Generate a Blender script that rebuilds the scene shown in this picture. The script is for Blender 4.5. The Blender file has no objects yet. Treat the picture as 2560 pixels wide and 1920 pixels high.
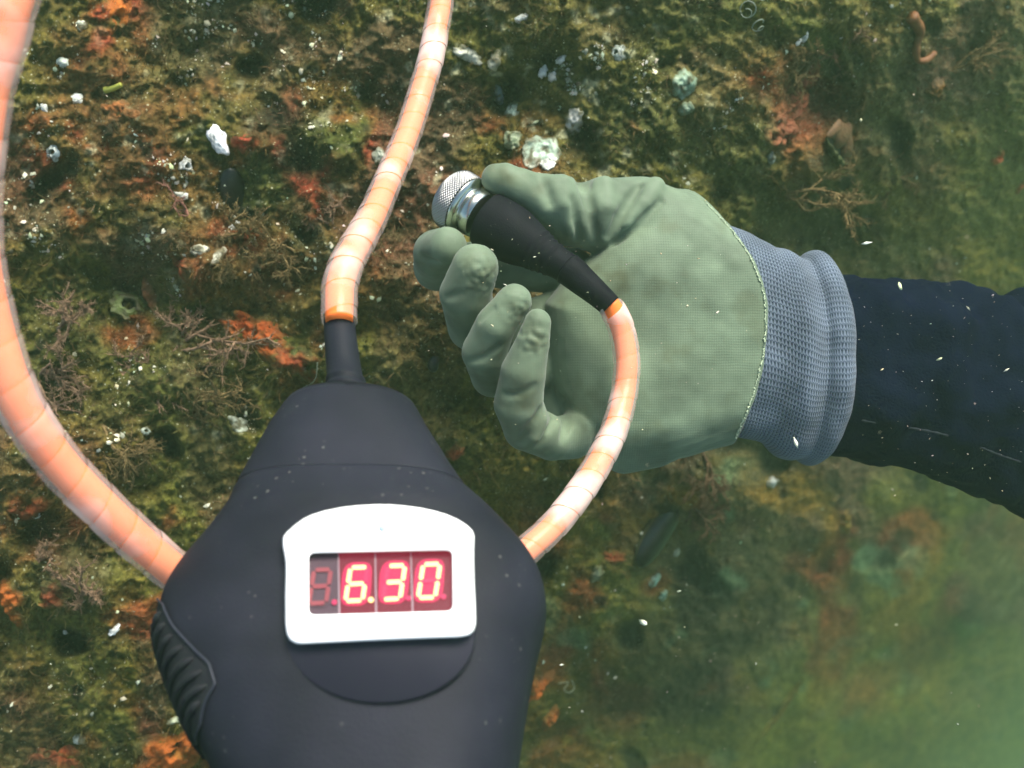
import bpy, math, random
import numpy as np
from mathutils import Matrix, Vector

rng = np.random.default_rng(7)
random.seed(7)
sc = bpy.context.scene
col = sc.collection

# ------------------------------------------------------------------ camera
LENS = 37.0
F = LENS / 36.0 * 2560.0
PITCH = math.radians(55)                       # looking down onto the reef
cam_d = bpy.data.cameras.new('camera')
cam = bpy.data.objects.new('camera', cam_d); col.objects.link(cam)
cam.location = (0, 0, 0.6)
cam.rotation_euler = (math.pi / 2 - PITCH, 0, 0)
cam_d.lens = LENS; cam_d.sensor_width = 36.0
cam_d.clip_start = 0.01; cam_d.clip_end = 200
cam_d.dof.use_dof = True; cam_d.dof.focus_distance = 0.40; cam_d.dof.aperture_fstop = 17
sc.camera = cam
MC = np.array(Matrix.Translation(cam.location) @ cam.rotation_euler.to_matrix().to_4x4())

# ------------------------------------------------------------------ light
SUN_EL, SUN_AZ = 63.0, 40.0                     # azimuth from +Y towards +X
w = bpy.data.worlds.new('World'); sc.world = w; w.use_nodes = True
nt = w.node_tree
sky = nt.nodes.new('ShaderNodeTexSky'); sky.sky_type = 'NISHITA'; sky.sun_disc = False
sky.sun_elevation = math.radians(SUN_EL); sky.sun_rotation = math.radians(SUN_AZ)
bg = nt.nodes['Background']; bg.inputs[1].default_value = 0.12
nt.links.new(sky.outputs[0], bg.inputs[0])
sun_d = bpy.data.lights.new('sun', 'SUN'); sun_d.energy = 5.0; sun_d.angle = math.radians(34)
sun_d.color = (1.0, 0.95, 0.84)
sun = bpy.data.objects.new('sun', sun_d); col.objects.link(sun)
_e, _a = math.radians(SUN_EL), math.radians(SUN_AZ)
sdir = Vector((math.cos(_e) * math.sin(_a), math.cos(_e) * math.cos(_a), math.sin(_e)))
sun.rotation_euler = sdir.to_track_quat('Z', 'Y').to_euler(); sun.location = sdir * 3

sc.view_settings.view_transform = 'Standard'; sc.view_settings.look = 'None'
sc.view_settings.exposure = 0.84; sc.view_settings.gamma = 1.0
sc.view_settings.use_curve_mapping = False
sc.render.engine = 'CYCLES'
sc.cycles.max_bounces = 6; sc.cycles.diffuse_bounces = 3; sc.cycles.glossy_bounces = 3
sc.cycles.transparent_max_bounces = 12; sc.cycles.volume_bounces = 1
sc.cycles.use_adaptive_sampling = True; sc.cycles.adaptive_threshold = .025
sc.cycles.use_denoising = True
try: sc.cycles.denoiser = 'OPENIMAGEDENOISE'; sc.cycles.denoising_prefilter = 'ACCURATE'
except Exception: pass
sc.cycles.sample_clamp_indirect = 4.0
HAZE = 0.16                                      # water density per metre

# ------------------------------------------------------------------ helpers
def L(px, py, d):
    """point seen at photo pixel (px, py) at axis depth d, camera axes (x right, y up, z back)"""
    px, py, d = np.broadcast_arrays(np.asarray(px, float), np.asarray(py, float), np.asarray(d, float))
    return np.stack([(px - 1280) / F * d, -(py - 960) / F * d, -d], -1)
def W(v):
    v = np.asarray(v, float)
    return v @ MC[:3, :3].T + MC[:3, 3]
def P(px, py, d): return W(L(px, py, d))

def mesh_from(name, V, faces):
    V = np.asarray(V, np.float32)
    me = bpy.data.meshes.new(name)
    if isinstance(faces, np.ndarray):
        n, k = faces.shape
        me.vertices.add(len(V)); me.vertices.foreach_set('co', V.ravel())
        me.loops.add(n * k); me.loops.foreach_set('vertex_index', faces.astype(np.int32).ravel())
        me.polygons.add(n); me.polygons.foreach_set('loop_start', np.arange(0, n * k, k, dtype=np.int32))
        me.polygons.foreach_set('loop_total', np.full(n, k, np.int32))
        me.update(calc_edges=True); me.validate()
    else:
        me.from_pydata([tuple(v) for v in V.tolist()], [], faces); me.update()
    return me
def mk(name, V, faces, mat, parent=None, base=None, smooth=True, colr=None, uv=None):
    """V are world points. A child sits in its parent's frame; a top-level mesh gets its origin at base."""
    V = np.asarray(V, float)
    if parent is not None:
        org = np.array(parent['_org'])
    else:
        org = V.mean(0) if base is None else np.asarray(base, float)
    me = mesh_from(name, V - org, faces)
    if smooth: me.polygons.foreach_set('use_smooth', np.ones(len(me.polygons), bool))
    if colr is not None:
        a = me.color_attributes.new('tint', 'FLOAT_COLOR', 'POINT')
        c = np.ones((len(V), 4), np.float32); c[:, :3] = colr
        a.data.foreach_set('color', c.ravel())
    if uv is not None:
        u = me.uv_layers.new(name='weave')
        li = np.empty(len(me.loops), np.int32); me.loops.foreach_get('vertex_index', li)
        u.data.foreach_set('uv', np.asarray(uv, np.float32)[li].ravel())
    me.materials.append(mat)
    o = bpy.data.objects.new(name, me); col.objects.link(o)
    o['_org'] = [float(x) for x in org]
    if parent is not None: o.parent = parent
    else: o.location = org
    return o
def tag(o, label, cat, group=None, kind=None):
    o['label'] = label; o['category'] = cat
    if group: o['group'] = group
    if kind: o['kind'] = kind
    return o
def thing(name, label, cat, base, group=None):
    o = bpy.data.objects.new(name, None); col.objects.link(o)
    o.location = base; o['_org'] = [float(x) for x in base]; o.empty_display_size = 0.01
    return tag(o, label, cat, group)

def grid_faces(nr, nc, wrap=False):
    r = np.arange(nr - 1)[:, None]; c = np.arange(nc if wrap else nc - 1)[None]
    c2 = (c + 1) % nc
    return np.stack([r * nc + c, r * nc + c2, (r + 1) * nc + c2, (r + 1) * nc + c], -1).reshape(-1, 4)
def loft(rings, cap0=True, cap1=True):
    rings = np.asarray(rings); nr, nc, _ = rings.shape
    V = rings.reshape(-1, 3); fc = [list(map(int, q)) for q in grid_faces(nr, nc, True)]
    if cap0: fc.append(list(range(nc))[::-1])
    if cap1: fc.append(list(range((nr - 1) * nc, nr * nc)))
    return V, fc
def spline(pts, n):
    """dense Catmull-Rom through rows of pts, evenly spaced by length of the first three columns"""
    p = np.asarray(pts, float)
    q = np.vstack([2 * p[0] - p[1], p, 2 * p[-1] - p[-2]])
    out = []
    for i in range(1, len(q) - 2):
        t = np.linspace(0, 1, 40, endpoint=False)[:, None]
        a, b, c, d = q[i - 1], q[i], q[i + 1], q[i + 2]
        out.append(.5 * (2 * b + (c - a) * t + (2 * a - 5 * b + 4 * c - d) * t ** 2 + (3 * b - a - 3 * c + d) * t ** 3))
    out = np.vstack(out + [p[-1:]])
    s = np.r_[0, np.cumsum(np.linalg.norm(np.diff(out[:, :3], axis=0), axis=1))]
    u = np.linspace(0, s[-1], n)
    return np.stack([np.interp(u, s, out[:, k]) for k in range(out.shape[1])], 1), s[-1]
def frames(C):
    T = np.gradient(C, axis=0); T /= np.linalg.norm(T, axis=1)[:, None] + 1e-12
    N = np.zeros_like(T); ref = np.array([0.0, 0, 1]) if abs(T[0, 2]) < .9 else np.array([1.0, 0, 0])
    n = ref - T[0] * (ref @ T[0]); n /= np.linalg.norm(n)
    for i in range(len(T)):
        n = n - T[i] * (n @ T[i]); n /= np.linalg.norm(n); N[i] = n
    return T, N, np.cross(T, N)
def tube(C, R, k=10, cap=True):
    C = np.asarray(C, float); R = np.broadcast_to(R, (len(C),))
    T, N, B = frames(C)
    a = np.linspace(0, 2 * np.pi, k, endpoint=False)
    rings = C[:, None] + R[:, None, None] * (np.cos(a)[None, :, None] * N[:, None] + np.sin(a)[None, :, None] * B[:, None])
    return loft(rings, cap, cap)
def merge(parts):
    V, Fc, off = [], [], 0
    for v, f in parts:
        V.append(np.asarray(v)); Fc += [[i + off for i in q] for q in f]; off += len(v)
    return np.vstack(V), Fc

# gradient noise -------------------------------------------------------------
_perm = np.random.default_rng(3).permutation(512).astype(np.int32)
_perm = np.r_[_perm, _perm, _perm]
_g = np.random.default_rng(4).normal(size=(512, 3)); _g /= np.linalg.norm(_g, axis=1)[:, None]; _g = _g.astype(np.float32)
def noise(p, scale, seed=0):
    p = np.asarray(p, np.float32) * np.float32(1 / scale) + np.float32(seed * 17.31 + 100)
    sh = p.shape[:-1]; p = p.reshape(-1, 3); res = np.empty(len(p), np.float32)
    for s0 in range(0, len(p), 60000):                       # blocks that stay in cache
        q = p[s0:s0 + 60000]; x, y, z = q[:, 0], q[:, 1], q[:, 2]
        ix, iy, iz = np.floor(x), np.floor(y), np.floor(z)
        x, y, z = x - ix, y - iy, z - iz
        ix, iy, iz = ix.astype(np.int32) & 511, iy.astype(np.int32) & 511, iz.astype(np.int32) & 511
        u, v, w_ = (t * t * t * (t * (t * 6 - 15) + 10) for t in (x, y, z))
        out = np.zeros(len(q), np.float32)
        for dx in (0, 1):
            hx = _perm[(ix + dx) & 511]; wx = u if dx else 1 - u; fx = x - dx
            for dy in (0, 1):
                hy = _perm[hx + ((iy + dy) & 511)]; wy = wx * (v if dy else 1 - v); fy = y - dy
                for dz in (0, 1):
                    h = _perm[hy + ((iz + dz) & 511)]
                    out += wy * (w_ if dz else 1 - w_) * (_gx[h] * fx + _gy[h] * fy + _gz[h] * (z - dz))
        res[s0:s0 + 60000] = out
    return (res * np.float32(1.6)).reshape(sh)
_gx, _gy, _gz = (np.ascontiguousarray(_g[:, k]) for k in range(3))
def fbm(p, scale, oct=4, seed=0, gain=.5):
    a, t, o = 1.0, 0, 0
    for k in range(oct):
        o = o + a * noise(p, scale / 2 ** k, seed + k); t += a; a *= gain
    return o / t
def sstep(a, b, x):
    t = np.clip((x - a) / (b - a), 0, 1); return t * t * (3 - 2 * t)

# materials ------------------------------------------------------------------
def mat(name, base, rough=.6, spec=.3, metal=0.0, var=None, vscale=60, bump=None, sheen=0, coat=0, emit=None, estr=0):
    """var=(colour, amount): noise mix; bump=(scale, strength, distance)"""
    m = bpy.data.materials.new(name); m.use_nodes = True
    n, l = m.node_tree.nodes, m.node_tree.links
    b = n['Principled BSDF']
    b.inputs['Base Color'].default_value = (*base, 1); b.inputs['Roughness'].default_value = rough
    b.inputs['Specular IOR Level'].default_value = spec; b.inputs['Metallic'].default_value = metal
    if sheen: b.inputs['Sheen Weight'].default_value = sheen
    if coat: b.inputs['Coat Weight'].default_value = coat
    if emit: b.inputs['Emission Color'].default_value = (*emit, 1); b.inputs['Emission Strength'].default_value = estr
    tc = n.new('ShaderNodeTexCoord')
    if var:
        t = n.new('ShaderNodeTexNoise'); t.inputs['Scale'].default_value = vscale; t.inputs['Detail'].default_value = 6
        l.new(tc.outputs['Object'], t.inputs['Vector'])
        r = n.new('ShaderNodeMapRange'); r.inputs[1].default_value = .35; r.inputs[2].default_value = .7
        r.inputs[3].default_value = 0; r.inputs[4].default_value = var[1]; l.new(t.outputs[0], r.inputs[0])
        x = n.new('ShaderNodeMix'); x.data_type = 'RGBA'; x.inputs[6].default_value = (*base, 1); x.inputs[7].default_value = (*var[0], 1)
        l.new(r.outputs[0], x.inputs[0]); l.new(x.outputs[2], b.inputs['Base Color'])
    if bump:
        t = n.new('ShaderNodeTexNoise'); t.inputs['Scale'].default_value = bump[0]; t.inputs['Detail'].default_value = 2
        l.new(tc.outputs['Object'], t.inputs['Vector'])
        bp = n.new('ShaderNodeBump'); bp.inputs['Strength'].default_value = bump[1]; bp.inputs['Distance'].default_value = bump[2]
        l.new(t.outputs[0], bp.inputs['Height']); l.new(bp.outputs[0], b.inputs['Normal'])
    return m
def tint_mat(name, rough=.85, spec=.15, bump=(900, .5, .0008), trans=0.0, fine=.5):
    m = mat(name, (1, 1, 1), rough, spec, bump=bump)
    n, l = m.node_tree.nodes, m.node_tree.links; b = n['Principled BSDF']
    a = n.new('ShaderNodeVertexColor'); a.layer_name = 'tint'
    tc = n.new('ShaderNodeTexCoord')
    t = n.new('ShaderNodeTexNoise'); t.inputs['Scale'].default_value = 420; t.inputs['Detail'].default_value = 2
    l.new(tc.outputs['Object'], t.inputs['Vector'])
    r = n.new('ShaderNodeMapRange'); r.inputs[1].default_value = .3; r.inputs[2].default_value = .75
    r.inputs[3].default_value = 1 - fine; r.inputs[4].default_value = 1 + fine * .9; l.new(t.outputs[0], r.inputs[0])
    x = n.new('ShaderNodeVectorMath'); x.operation = 'SCALE'
    l.new(a.outputs[0], x.inputs[0]); l.new(r.outputs[0], x.inputs['Scale']); l.new(x.outputs[0], b.inputs['Base Color'])
    return m
def knit_mat(name, base, dark, su, sv, depth, rough=.8, diag=False, mask=False):
    """woven stitches from the fabric's own uv (metres)"""
    m = mat(name, base, rough, .2, sheen=.15)
    n, l = m.node_tree.nodes, m.node_tree.links; b = n['Principled BSDF']
    uv = n.new('ShaderNodeUVMap'); uv.uv_map = 'weave'
    sp = n.new('ShaderNodeSeparateXYZ')
    tc = n.new('ShaderNodeTexCoord')
    nz = n.new('ShaderNodeTexNoise'); nz.inputs['Scale'].default_value = 120; nz.inputs['Detail'].default_value = 2
    l.new(tc.outputs['Object'], nz.inputs['Vector'])
    off = n.new('ShaderNodeVectorMath'); off.operation = 'SCALE'; off.inputs['Scale'].default_value = .0012
    l.new(nz.outputs[1], off.inputs[0])
    ad = n.new('ShaderNodeVectorMath'); ad.operation = 'ADD'; l.new(uv.outputs[0], ad.inputs[0]); l.new(off.outputs[0], ad.inputs[1])
    l.new(ad.outputs[0], sp.inputs[0])
    def sine(sock, scale, add=None):
        q = n.new('ShaderNodeMath'); q.operation = 'MULTIPLY'; q.inputs[1].default_value = 2 * math.pi / scale; l.new(sock, q.inputs[0])
        if add is not None:
            z = n.new('ShaderNodeMath'); z.operation = 'ADD'; l.new(q.outputs[0], z.inputs[0]); l.new(add, z.inputs[1]); q = z
        s = n.new('ShaderNodeMath'); s.operation = 'SINE'; l.new(q.outputs[0], s.inputs[0]); return s.outputs[0]
    a = sine(sp.outputs[0], su); h = n.new('ShaderNodeMath'); h.operation = 'MULTIPLY'; h.inputs[1].default_value = 1.6 if diag else .6
    l.new(a, h.inputs[0])
    c = sine(sp.outputs[1], sv, h.outputs[0])
    s = n.new('ShaderNodeMath'); s.operation = 'ADD'; l.new(a, s.inputs[0]); l.new(c, s.inputs[1])
    r = n.new('ShaderNodeMapRange'); r.inputs[1].default_value = -1.4; r.inputs[2].default_value = .6; r.inputs[3].default_value = 0; r.inputs[4].default_value = 1
    l.new(s.outputs[0], r.inputs[0])
    x = n.new('ShaderNodeMix'); x.data_type = 'RGBA'; x.inputs[6].default_value = (*dark, 1); x.inputs[7].default_value = (*base, 1)
    if mask:                                             # the coating fills the weave on the fingers
        vc = n.new('ShaderNodeVertexColor'); vc.layer_name = 'tint'; sc_ = n.new('ShaderNodeSeparateColor'); l.new(vc.outputs[0], sc_.inputs[0])
        mm_ = n.new('ShaderNodeMix'); mm_.data_type = 'FLOAT'; mm_.inputs[2].default_value = .8
        l.new(sc_.outputs[0], mm_.inputs[0]); l.new(r.outputs[0], mm_.inputs[3]); r = mm_
    l.new(r.outputs[0], x.inputs[0])
    # soiling
    t = n.new('ShaderNodeTexNoise'); t.inputs['Scale'].default_value = 55; t.inputs['Detail'].default_value = 5
    l.new(tc.outputs['Object'], t.inputs['Vector'])
    r2 = n.new('ShaderNodeMapRange'); r2.inputs[1].default_value = .3; r2.inputs[2].default_value = .75; r2.inputs[3].default_value = .62; r2.inputs[4].default_value = 1.18
    l.new(t.outputs[0], r2.inputs[0])
    if mask:                                             # silt and algae rubbed into the cloth
        xd = n.new('ShaderNodeMix'); xd.data_type = 'RGBA'; xd.inputs[7].default_value = (.085, .095, .045, 1)
        k_ = n.new('ShaderNodeMath'); k_.operation = 'MULTIPLY'; k_.inputs[1].default_value = .75; l.new(sc_.outputs[1], k_.inputs[0])
        l.new(k_.outputs[0], xd.inputs[0]); l.new(x.outputs[2], xd.inputs[6]); x = xd
    v = n.new('ShaderNodeVectorMath'); v.operation = 'SCALE'; l.new(x.outputs[2], v.inputs[0]); l.new(r2.outputs[0], v.inputs['Scale'])
    l.new(v.outputs[0], b.inputs['Base Color'])
    bp = n.new('ShaderNodeBump'); bp.inputs['Strength'].default_value = .8; bp.inputs['Distance'].default_value = depth
    l.new(r.outputs[0], bp.inputs['Height']); l.new(bp.outputs[0], b.inputs['Normal'])
    return m

# ================================================================== the reef
PX0, PX1, PY0, PY1, STEP = -620, 3180, -520, 2440, 4.0
gx = np.arange(PX0, PX1 + 1, STEP); gy = np.arange(PY0, PY1 + 1, STEP)
GX, GY = np.meshgrid(gx, gy)
def base_depth(px, py):
    q = ((px - 1280) * .75 + (py - 960) * .66) / F
    s = np.logaddexp(0, (q + .03) * 14) / 14
    inv = (1 - 1.46 * s) / .53
    mn = .11
    inv = mn + np.logaddexp(0, (inv - mn) * 9) / 9           # never beyond a few metres
    return 1 / inv
D0 = base_depth(GX, GY)
def up2(a, shape):
    o = np.empty((a.shape[0] * 2, a.shape[1] * 2), np.float32)
    o[::2, ::2] = a; r = np.vstack([a[1:], a[-1:]]); o[1::2, ::2] = (a + r) / 2
    o[:, 1:-1:2] = (o[:, :-2:2] + o[:, 2::2]) / 2; o[:, -1] = o[:, -2]
    return o[:shape[0], :shape[1]]
def fbm2(p, scale, oct=4, seed=0):
    return up2(fbm(p[::2, ::2], scale, oct, seed), p.shape[:2])
B0 = L(GX, GY, D0).astype(np.float32)
far = sstep(.75, 2.0, D0)
grow = D0 / .53
Bs = B0 / (grow ** .93)[..., None]                          # coarser growth where the rock lies farther off
n1 = fbm2(Bs, .15, 3, 1); n2 = fbm2(Bs, .045, 3, 5); n3 = fbm(Bs, .014, 3, 9); n4 = noise(Bs, .0042, 21); n5 = noise(Bs, .0021, 23)
cell = 1 - np.abs(fbm2(Bs, .03, 2, 31)) * 2.4
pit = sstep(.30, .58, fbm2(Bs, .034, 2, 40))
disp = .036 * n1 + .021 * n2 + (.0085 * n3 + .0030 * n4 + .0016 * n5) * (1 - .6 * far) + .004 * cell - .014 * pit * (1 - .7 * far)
disp = disp * grow ** .7 * (1 - .5 * far) + far * (.30 * fbm2(Bs, .13, 3, 51)) * np.clip(D0 / 2, .5, 1.6)
# named hollows and swellings (photo pixel, radius, metres out of the rock)
for px, py, r, h in [(590, 470, 60, -.010), (700, 780, 90, -.014), (520, 640, 110, .012), (400, 560, 100, .010), (2060, 250, 110, -.03), (2060, 400, 120, .02),
                     (2080, 560, 130, -.03), (690, 290, 50, -.010), (740, 400, 60, -.008), (1370, 150, 60, -.010), (100, 1330, 80, -.018), (760, 700, 60, -.012),
                     (1640, 1330, 90, -.02), (1560, 1780, 130, -.03), (1800, 1250, 150, .02), (1420, 1640, 80, -.015), (430, 960, 150, .012), (300, 740, 120, -.01)]:
    disp = disp + h * np.exp(-((GX - px) ** 2 + (GY - py) ** 2) / (2 * (r * .6) ** 2))
D = D0 - disp
D = np.maximum(D, .505 + 0.02 * n2 * 0)
VR = L(GX, GY, D)
def reef_d(px, py):
    fx = np.clip((np.asarray(px, float) - PX0) / STEP, 0, len(gx) - 1.001); fy = np.clip((np.asarray(py, float) - PY0) / STEP, 0, len(gy) - 1.001)
    i, j = fx.astype(int), fy.astype(int); a, b = fx - i, fy - j
    return (D[j, i] * (1 - a) + D[j, i + 1] * a) * (1 - b) + (D[j + 1, i] * (1 - a) + D[j + 1, i + 1] * a) * b
Dsm = D.copy()
for _ in range(10):
    Dsm[1:-1, 1:-1] = (Dsm[1:-1, 1:-1] * 2 + Dsm[:-2, 1:-1] + Dsm[2:, 1:-1] + Dsm[1:-1, :-2] + Dsm[1:-1, 2:]) / 6
VS = W(L(GX, GY, Dsm))
NR = np.cross(np.gradient(VS, axis=1), np.gradient(VS, axis=0)); NR /= np.linalg.norm(NR, axis=-1)[..., None] + 1e-12
if (NR[200, 300] @ (np.array(cam.location) - VS[200, 300])) < 0: NR = -NR
def reef_n(px, py):
    i = int(np.clip((px - PX0) / STEP, 0, len(gx) - 1)); j = int(np.clip((py - PY0) / STEP, 0, len(gy) - 1)); return NR[j, i]
# growth colours: crusts by patch, plus shade and brightness painted in
OL = np.array([.080, .068, .012]); GR = np.array([.022, .050, .010]); BR = np.array([.085, .052, .022]); RU = np.array([.20, .034, .014])
OC = np.array([.150, .088, .014]); OR = np.array([.34, .085, .012]); PA = np.array([.36, .37, .22]); BK = np.array([.008, .010, .006]); YG = np.array([.125, .125, .018])
c = np.zeros(GX.shape + (3,)) + OL
def lay(colr, m, amt=1.0):
    global c
    c = c + (colr - c) * (np.clip(m, 0, 1) * amt)[..., None]
def blob(px, py, r, e=1.0, ang=0):
    ca, sa = math.cos(math.radians(ang)), math.sin(math.radians(ang))
    x, y = (GX - px) * ca + (GY - py) * sa, -(GX - px) * sa + (GY - py) * ca
    return np.exp(-(x * x / (e * e) + y * y) / (2 * r * r))
lay(GR, sstep(-.02, .35, fbm2(Bs, .10, 3, 61)), .5)
lay(BR, sstep(.0, .35, fbm2(Bs, .07, 3, 66)), .8)
gl = blob(2150, 400, 400, 1.3) * .2 + blob(350, 750, 230) * .5 + blob(1850, 150, 250) + blob(400, 1000, 200) * .6
lay(GR, gl * (.55 + 1.2 * fbm2(Bs, .04, 3, 70)), .8)
yg = blob(620, 1150, 170, 1.6, -35) + blob(1150, 1000, 180, 1.2) + blob(330, 1520, 190, 1.4, -30) + blob(1500, 1250, 200, 1.5, -20) + blob(2250, 1650, 480, 1.5) * 1.2 + blob(1650, 1750, 260) + blob(1850, 350, 120) * .7
lay(YG, yg * (.5 + 1.3 * fbm2(Bs, .035, 3, 73)), .9)
rd = blob(770, 420, 130, 1.5, 30) + blob(980, 520, 120, 1, 0) * 1.2 + blob(640, 850, 90, 1.6, 35) + blob(1250, 380, 60, 1.6) + blob(600, 560, 120) * .4 + blob(230, 330, 130, 1.3, 20) * .6 + blob(120, 480, 120) * .4 + blob(2000, 310, 80, 1, 0) + blob(1420, 1640, 90, 1, 0) * .7 + blob(300, 50, 80) + blob(90, 1300, 110) * 1.1 + blob(1350, 1750, 110) * .9 + blob(1500, 1300, 80) * .6 + blob(420, 1880, 140, 1.5) * .8
lay(np.array([.10, .070, .045]), (blob(1850, 1330, 200, 1.4) + blob(2150, 1100, 150, 1.3) + blob(2300, 250, 160, 1.2) * .7 + blob(1760, 1480, 140)) * sstep(-.25, .25, fbm2(Bs, .08, 3, 76)), .85)
lay(np.array([.11, .115, .045]), far * sstep(-.1, .4, fbm2(Bs, .16, 4, 78)), .8)  # pale silt on far rock, its lighter colour standing in for haze brightness
lay(GR * .8, far * sstep(.1, .4, fbm2(Bs, .22, 4, 79)), .8)
lay(RU, rd * sstep(-.15, .30, fbm2(Bs, .022, 3, 80)) * 1.3, .95)
lay(OC, (.25 * rd + yg * .4 + .12) * sstep(.12, .4, fbm2(Bs, .028, 3, 85)), .8)
lay(np.array([.088, .076, .014]), sstep(-.02, .16, fbm2(Bs, .085, 4, 190)), .75)
lay(np.array([.070, .045, .024]), sstep(.02, .18, fbm2(Bs, .075, 4, 194)), .8)
lay(np.array([.060, .068, .016]), sstep(.05, .2, fbm2(Bs, .095, 4, 198)), .45)
lay(np.array([.088, .090, .026]), (blob(2200, 330, 420, 1.2) + blob(1750, 250, 200)) * sstep(-.25, .2, fbm2(Bs, .06, 4, 203)), .7)
lay(np.array([.105, .034, .014]), (blob(500, 450, 420, 1.2) + blob(2050, 300, 170) + blob(250, 1500, 260) * .7) * sstep(.0, .24, fbm2(Bs, .07, 4, 206)), .5)
lay(np.array([.17, .042, .018]), (blob(1985, 270, 85, 1, 0) + blob(2050, 190, 60)) * sstep(-.35, .1, fbm2(Bs, .04, 3, 208)) * 1.2, .9)
lay(RU, sstep(.34, .52, fbm2(Bs, .05, 4, 90)) * (1 - far), .6)
pale = blob(1250, 180, 260, 1.2) + blob(150, 420, 160, 1) * .6 + blob(560, 430, 200) * .5 + blob(600, 1060, 60) + blob(1500, 350, 130) * .5 + .12
lay(PA, pale * sstep(.22, .46, fbm(Bs, .009, 3, 95)), .55)
mid = blob(1650, 1500, 330, 1.1) + blob(2150, 1250, 260, 1.2) * .7
lay(RU * .8, mid * sstep(.08, .34, fbm2(Bs, .05, 3, 161)), .7)
lay(OC, mid * sstep(.10, .36, fbm2(Bs, .045, 3, 164)), .8)
lay(np.array([.10, .16, .075]), mid * sstep(.18, .4, fbm2(Bs, .03, 3, 167)), .7)
lay(BK, mid * sstep(.12, .36, fbm2(Bs, .06, 3, 170)), .7)  # dark hollows put in as black colour, without relief
lay(BK, np.maximum(pit, sstep(.32, .52, fbm2(Bs, .018, 3, 99))) * (1 - .5 * far), .85)  # black sponge patches; pits also blackened to deepen their shade
lay(BK, blob(690, 290, 28, 1.7, 10) + blob(740, 400, 40, 1.4) + blob(1365, 150, 22, 1, 0) + blob(2060, 240, 70, 1.4) * .8 + blob(2080, 580, 80, 1.5) * .8 + blob(100, 1330, 45) + blob(1540, 1760, 75, 1.5, -25) * .8, .9)  # shade of the modelled hollows painted in as black
c = c * (1 + .45 * noise(Bs, .006, 7) * .7 + .22 * n5 + .18 * n4)[..., None]
c = c * (1.08 + .55 * sstep(1500, 2300, GX))[..., None]  # brightness painted in: left kept darker, right lightened as if better lit
c = np.clip(c, .004, .8)
M_reef = tint_mat('reef crust', .85, .15, bump=(750, .6, .0012), fine=.5)
def add_grains(m, scale, keep, tone, amt):
    # scattered sand grains and tiny shell bits lying in the crust
    n, l = m.node_tree.nodes, m.node_tree.links; b = n['Principled BSDF']; src = b.inputs['Base Color'].links[0].from_socket
    tc = n.new('ShaderNodeTexCoord'); v = n.new('ShaderNodeTexVoronoi'); v.inputs['Scale'].default_value = scale; l.new(tc.outputs['Object'], v.inputs['Vector'])
    ls = n.new('ShaderNodeMath'); ls.operation = 'LESS_THAN'; ls.inputs[1].default_value = .30; l.new(v.outputs['Distance'], ls.inputs[0])
    sp = n.new('ShaderNodeSeparateColor'); l.new(v.outputs['Color'], sp.inputs[0])
    nz = n.new('ShaderNodeTexNoise'); nz.inputs['Scale'].default_value = 45; nz.inputs['Detail'].default_value = 3; l.new(tc.outputs['Object'], nz.inputs['Vector'])
    th = n.new('ShaderNodeMath'); th.operation = 'MULTIPLY_ADD'; th.inputs[1].default_value = 1.1; th.inputs[2].default_value = keep - .55; l.new(nz.outputs[0], th.inputs[0])
    gt = n.new('ShaderNodeMath'); gt.operation = 'LESS_THAN'; l.new(sp.outputs[0], gt.inputs[0]); l.new(th.outputs[0], gt.inputs[1])
    mu = n.new('ShaderNodeMath'); mu.operation = 'MULTIPLY'; l.new(ls.outputs[0], mu.inputs[0]); l.new(gt.outputs[0], mu.inputs[1])
    m2 = n.new('ShaderNodeMath'); m2.operation = 'MULTIPLY'; l.new(mu.outputs[0], m2.inputs[0]); l.new(sp.outputs[1], m2.inputs[1])
    m3 = n.new('ShaderNodeMath'); m3.operation = 'MULTIPLY'; m3.inputs[1].default_value = amt; l.new(m2.outputs[0], m3.inputs[0])
    x = n.new('ShaderNodeMix'); x.data_type = 'RGBA'; x.inputs[7].default_value = (*tone, 1); l.new(m3.outputs[0], x.inputs[0]); l.new(src, x.inputs[6]); l.new(x.outputs[2], b.inputs['Base Color'])
add_grains(M_reef, 520, .16, (.36, .36, .22), .9)
add_grains(M_reef, 900, .18, (.26, .23, .12), .7)
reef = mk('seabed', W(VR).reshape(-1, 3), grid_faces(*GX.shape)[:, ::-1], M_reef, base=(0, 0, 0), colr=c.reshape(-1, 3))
reef['kind'] = 'structure'; reef['label'] = 'encrusted rocky reef falling away into green water'

def crust(qx, qy):
    i = np.clip((qx - PX0) / STEP, 0, len(gx) - 1).astype(int); j = np.clip((qy - PY0) / STEP, 0, len(gy) - 1).astype(int); return c[j, i]
def at_reef(px, py, lift=0.0):
    d = float(reef_d(px, py)); p = P(px, py, d); return p + reef_n(px, py) * lift, d
def basis(n, ang=0.0):
    """frame on the reef: u points to image right turned by ang degrees, v its perpendicular"""
    r = MC[:3, 0]; u = r - n * (r @ n); u /= np.linalg.norm(u); v = np.cross(n, u)
    a = math.radians(ang); return u * math.cos(a) + v * math.sin(a), -u * math.sin(a) + v * math.cos(a)

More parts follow.
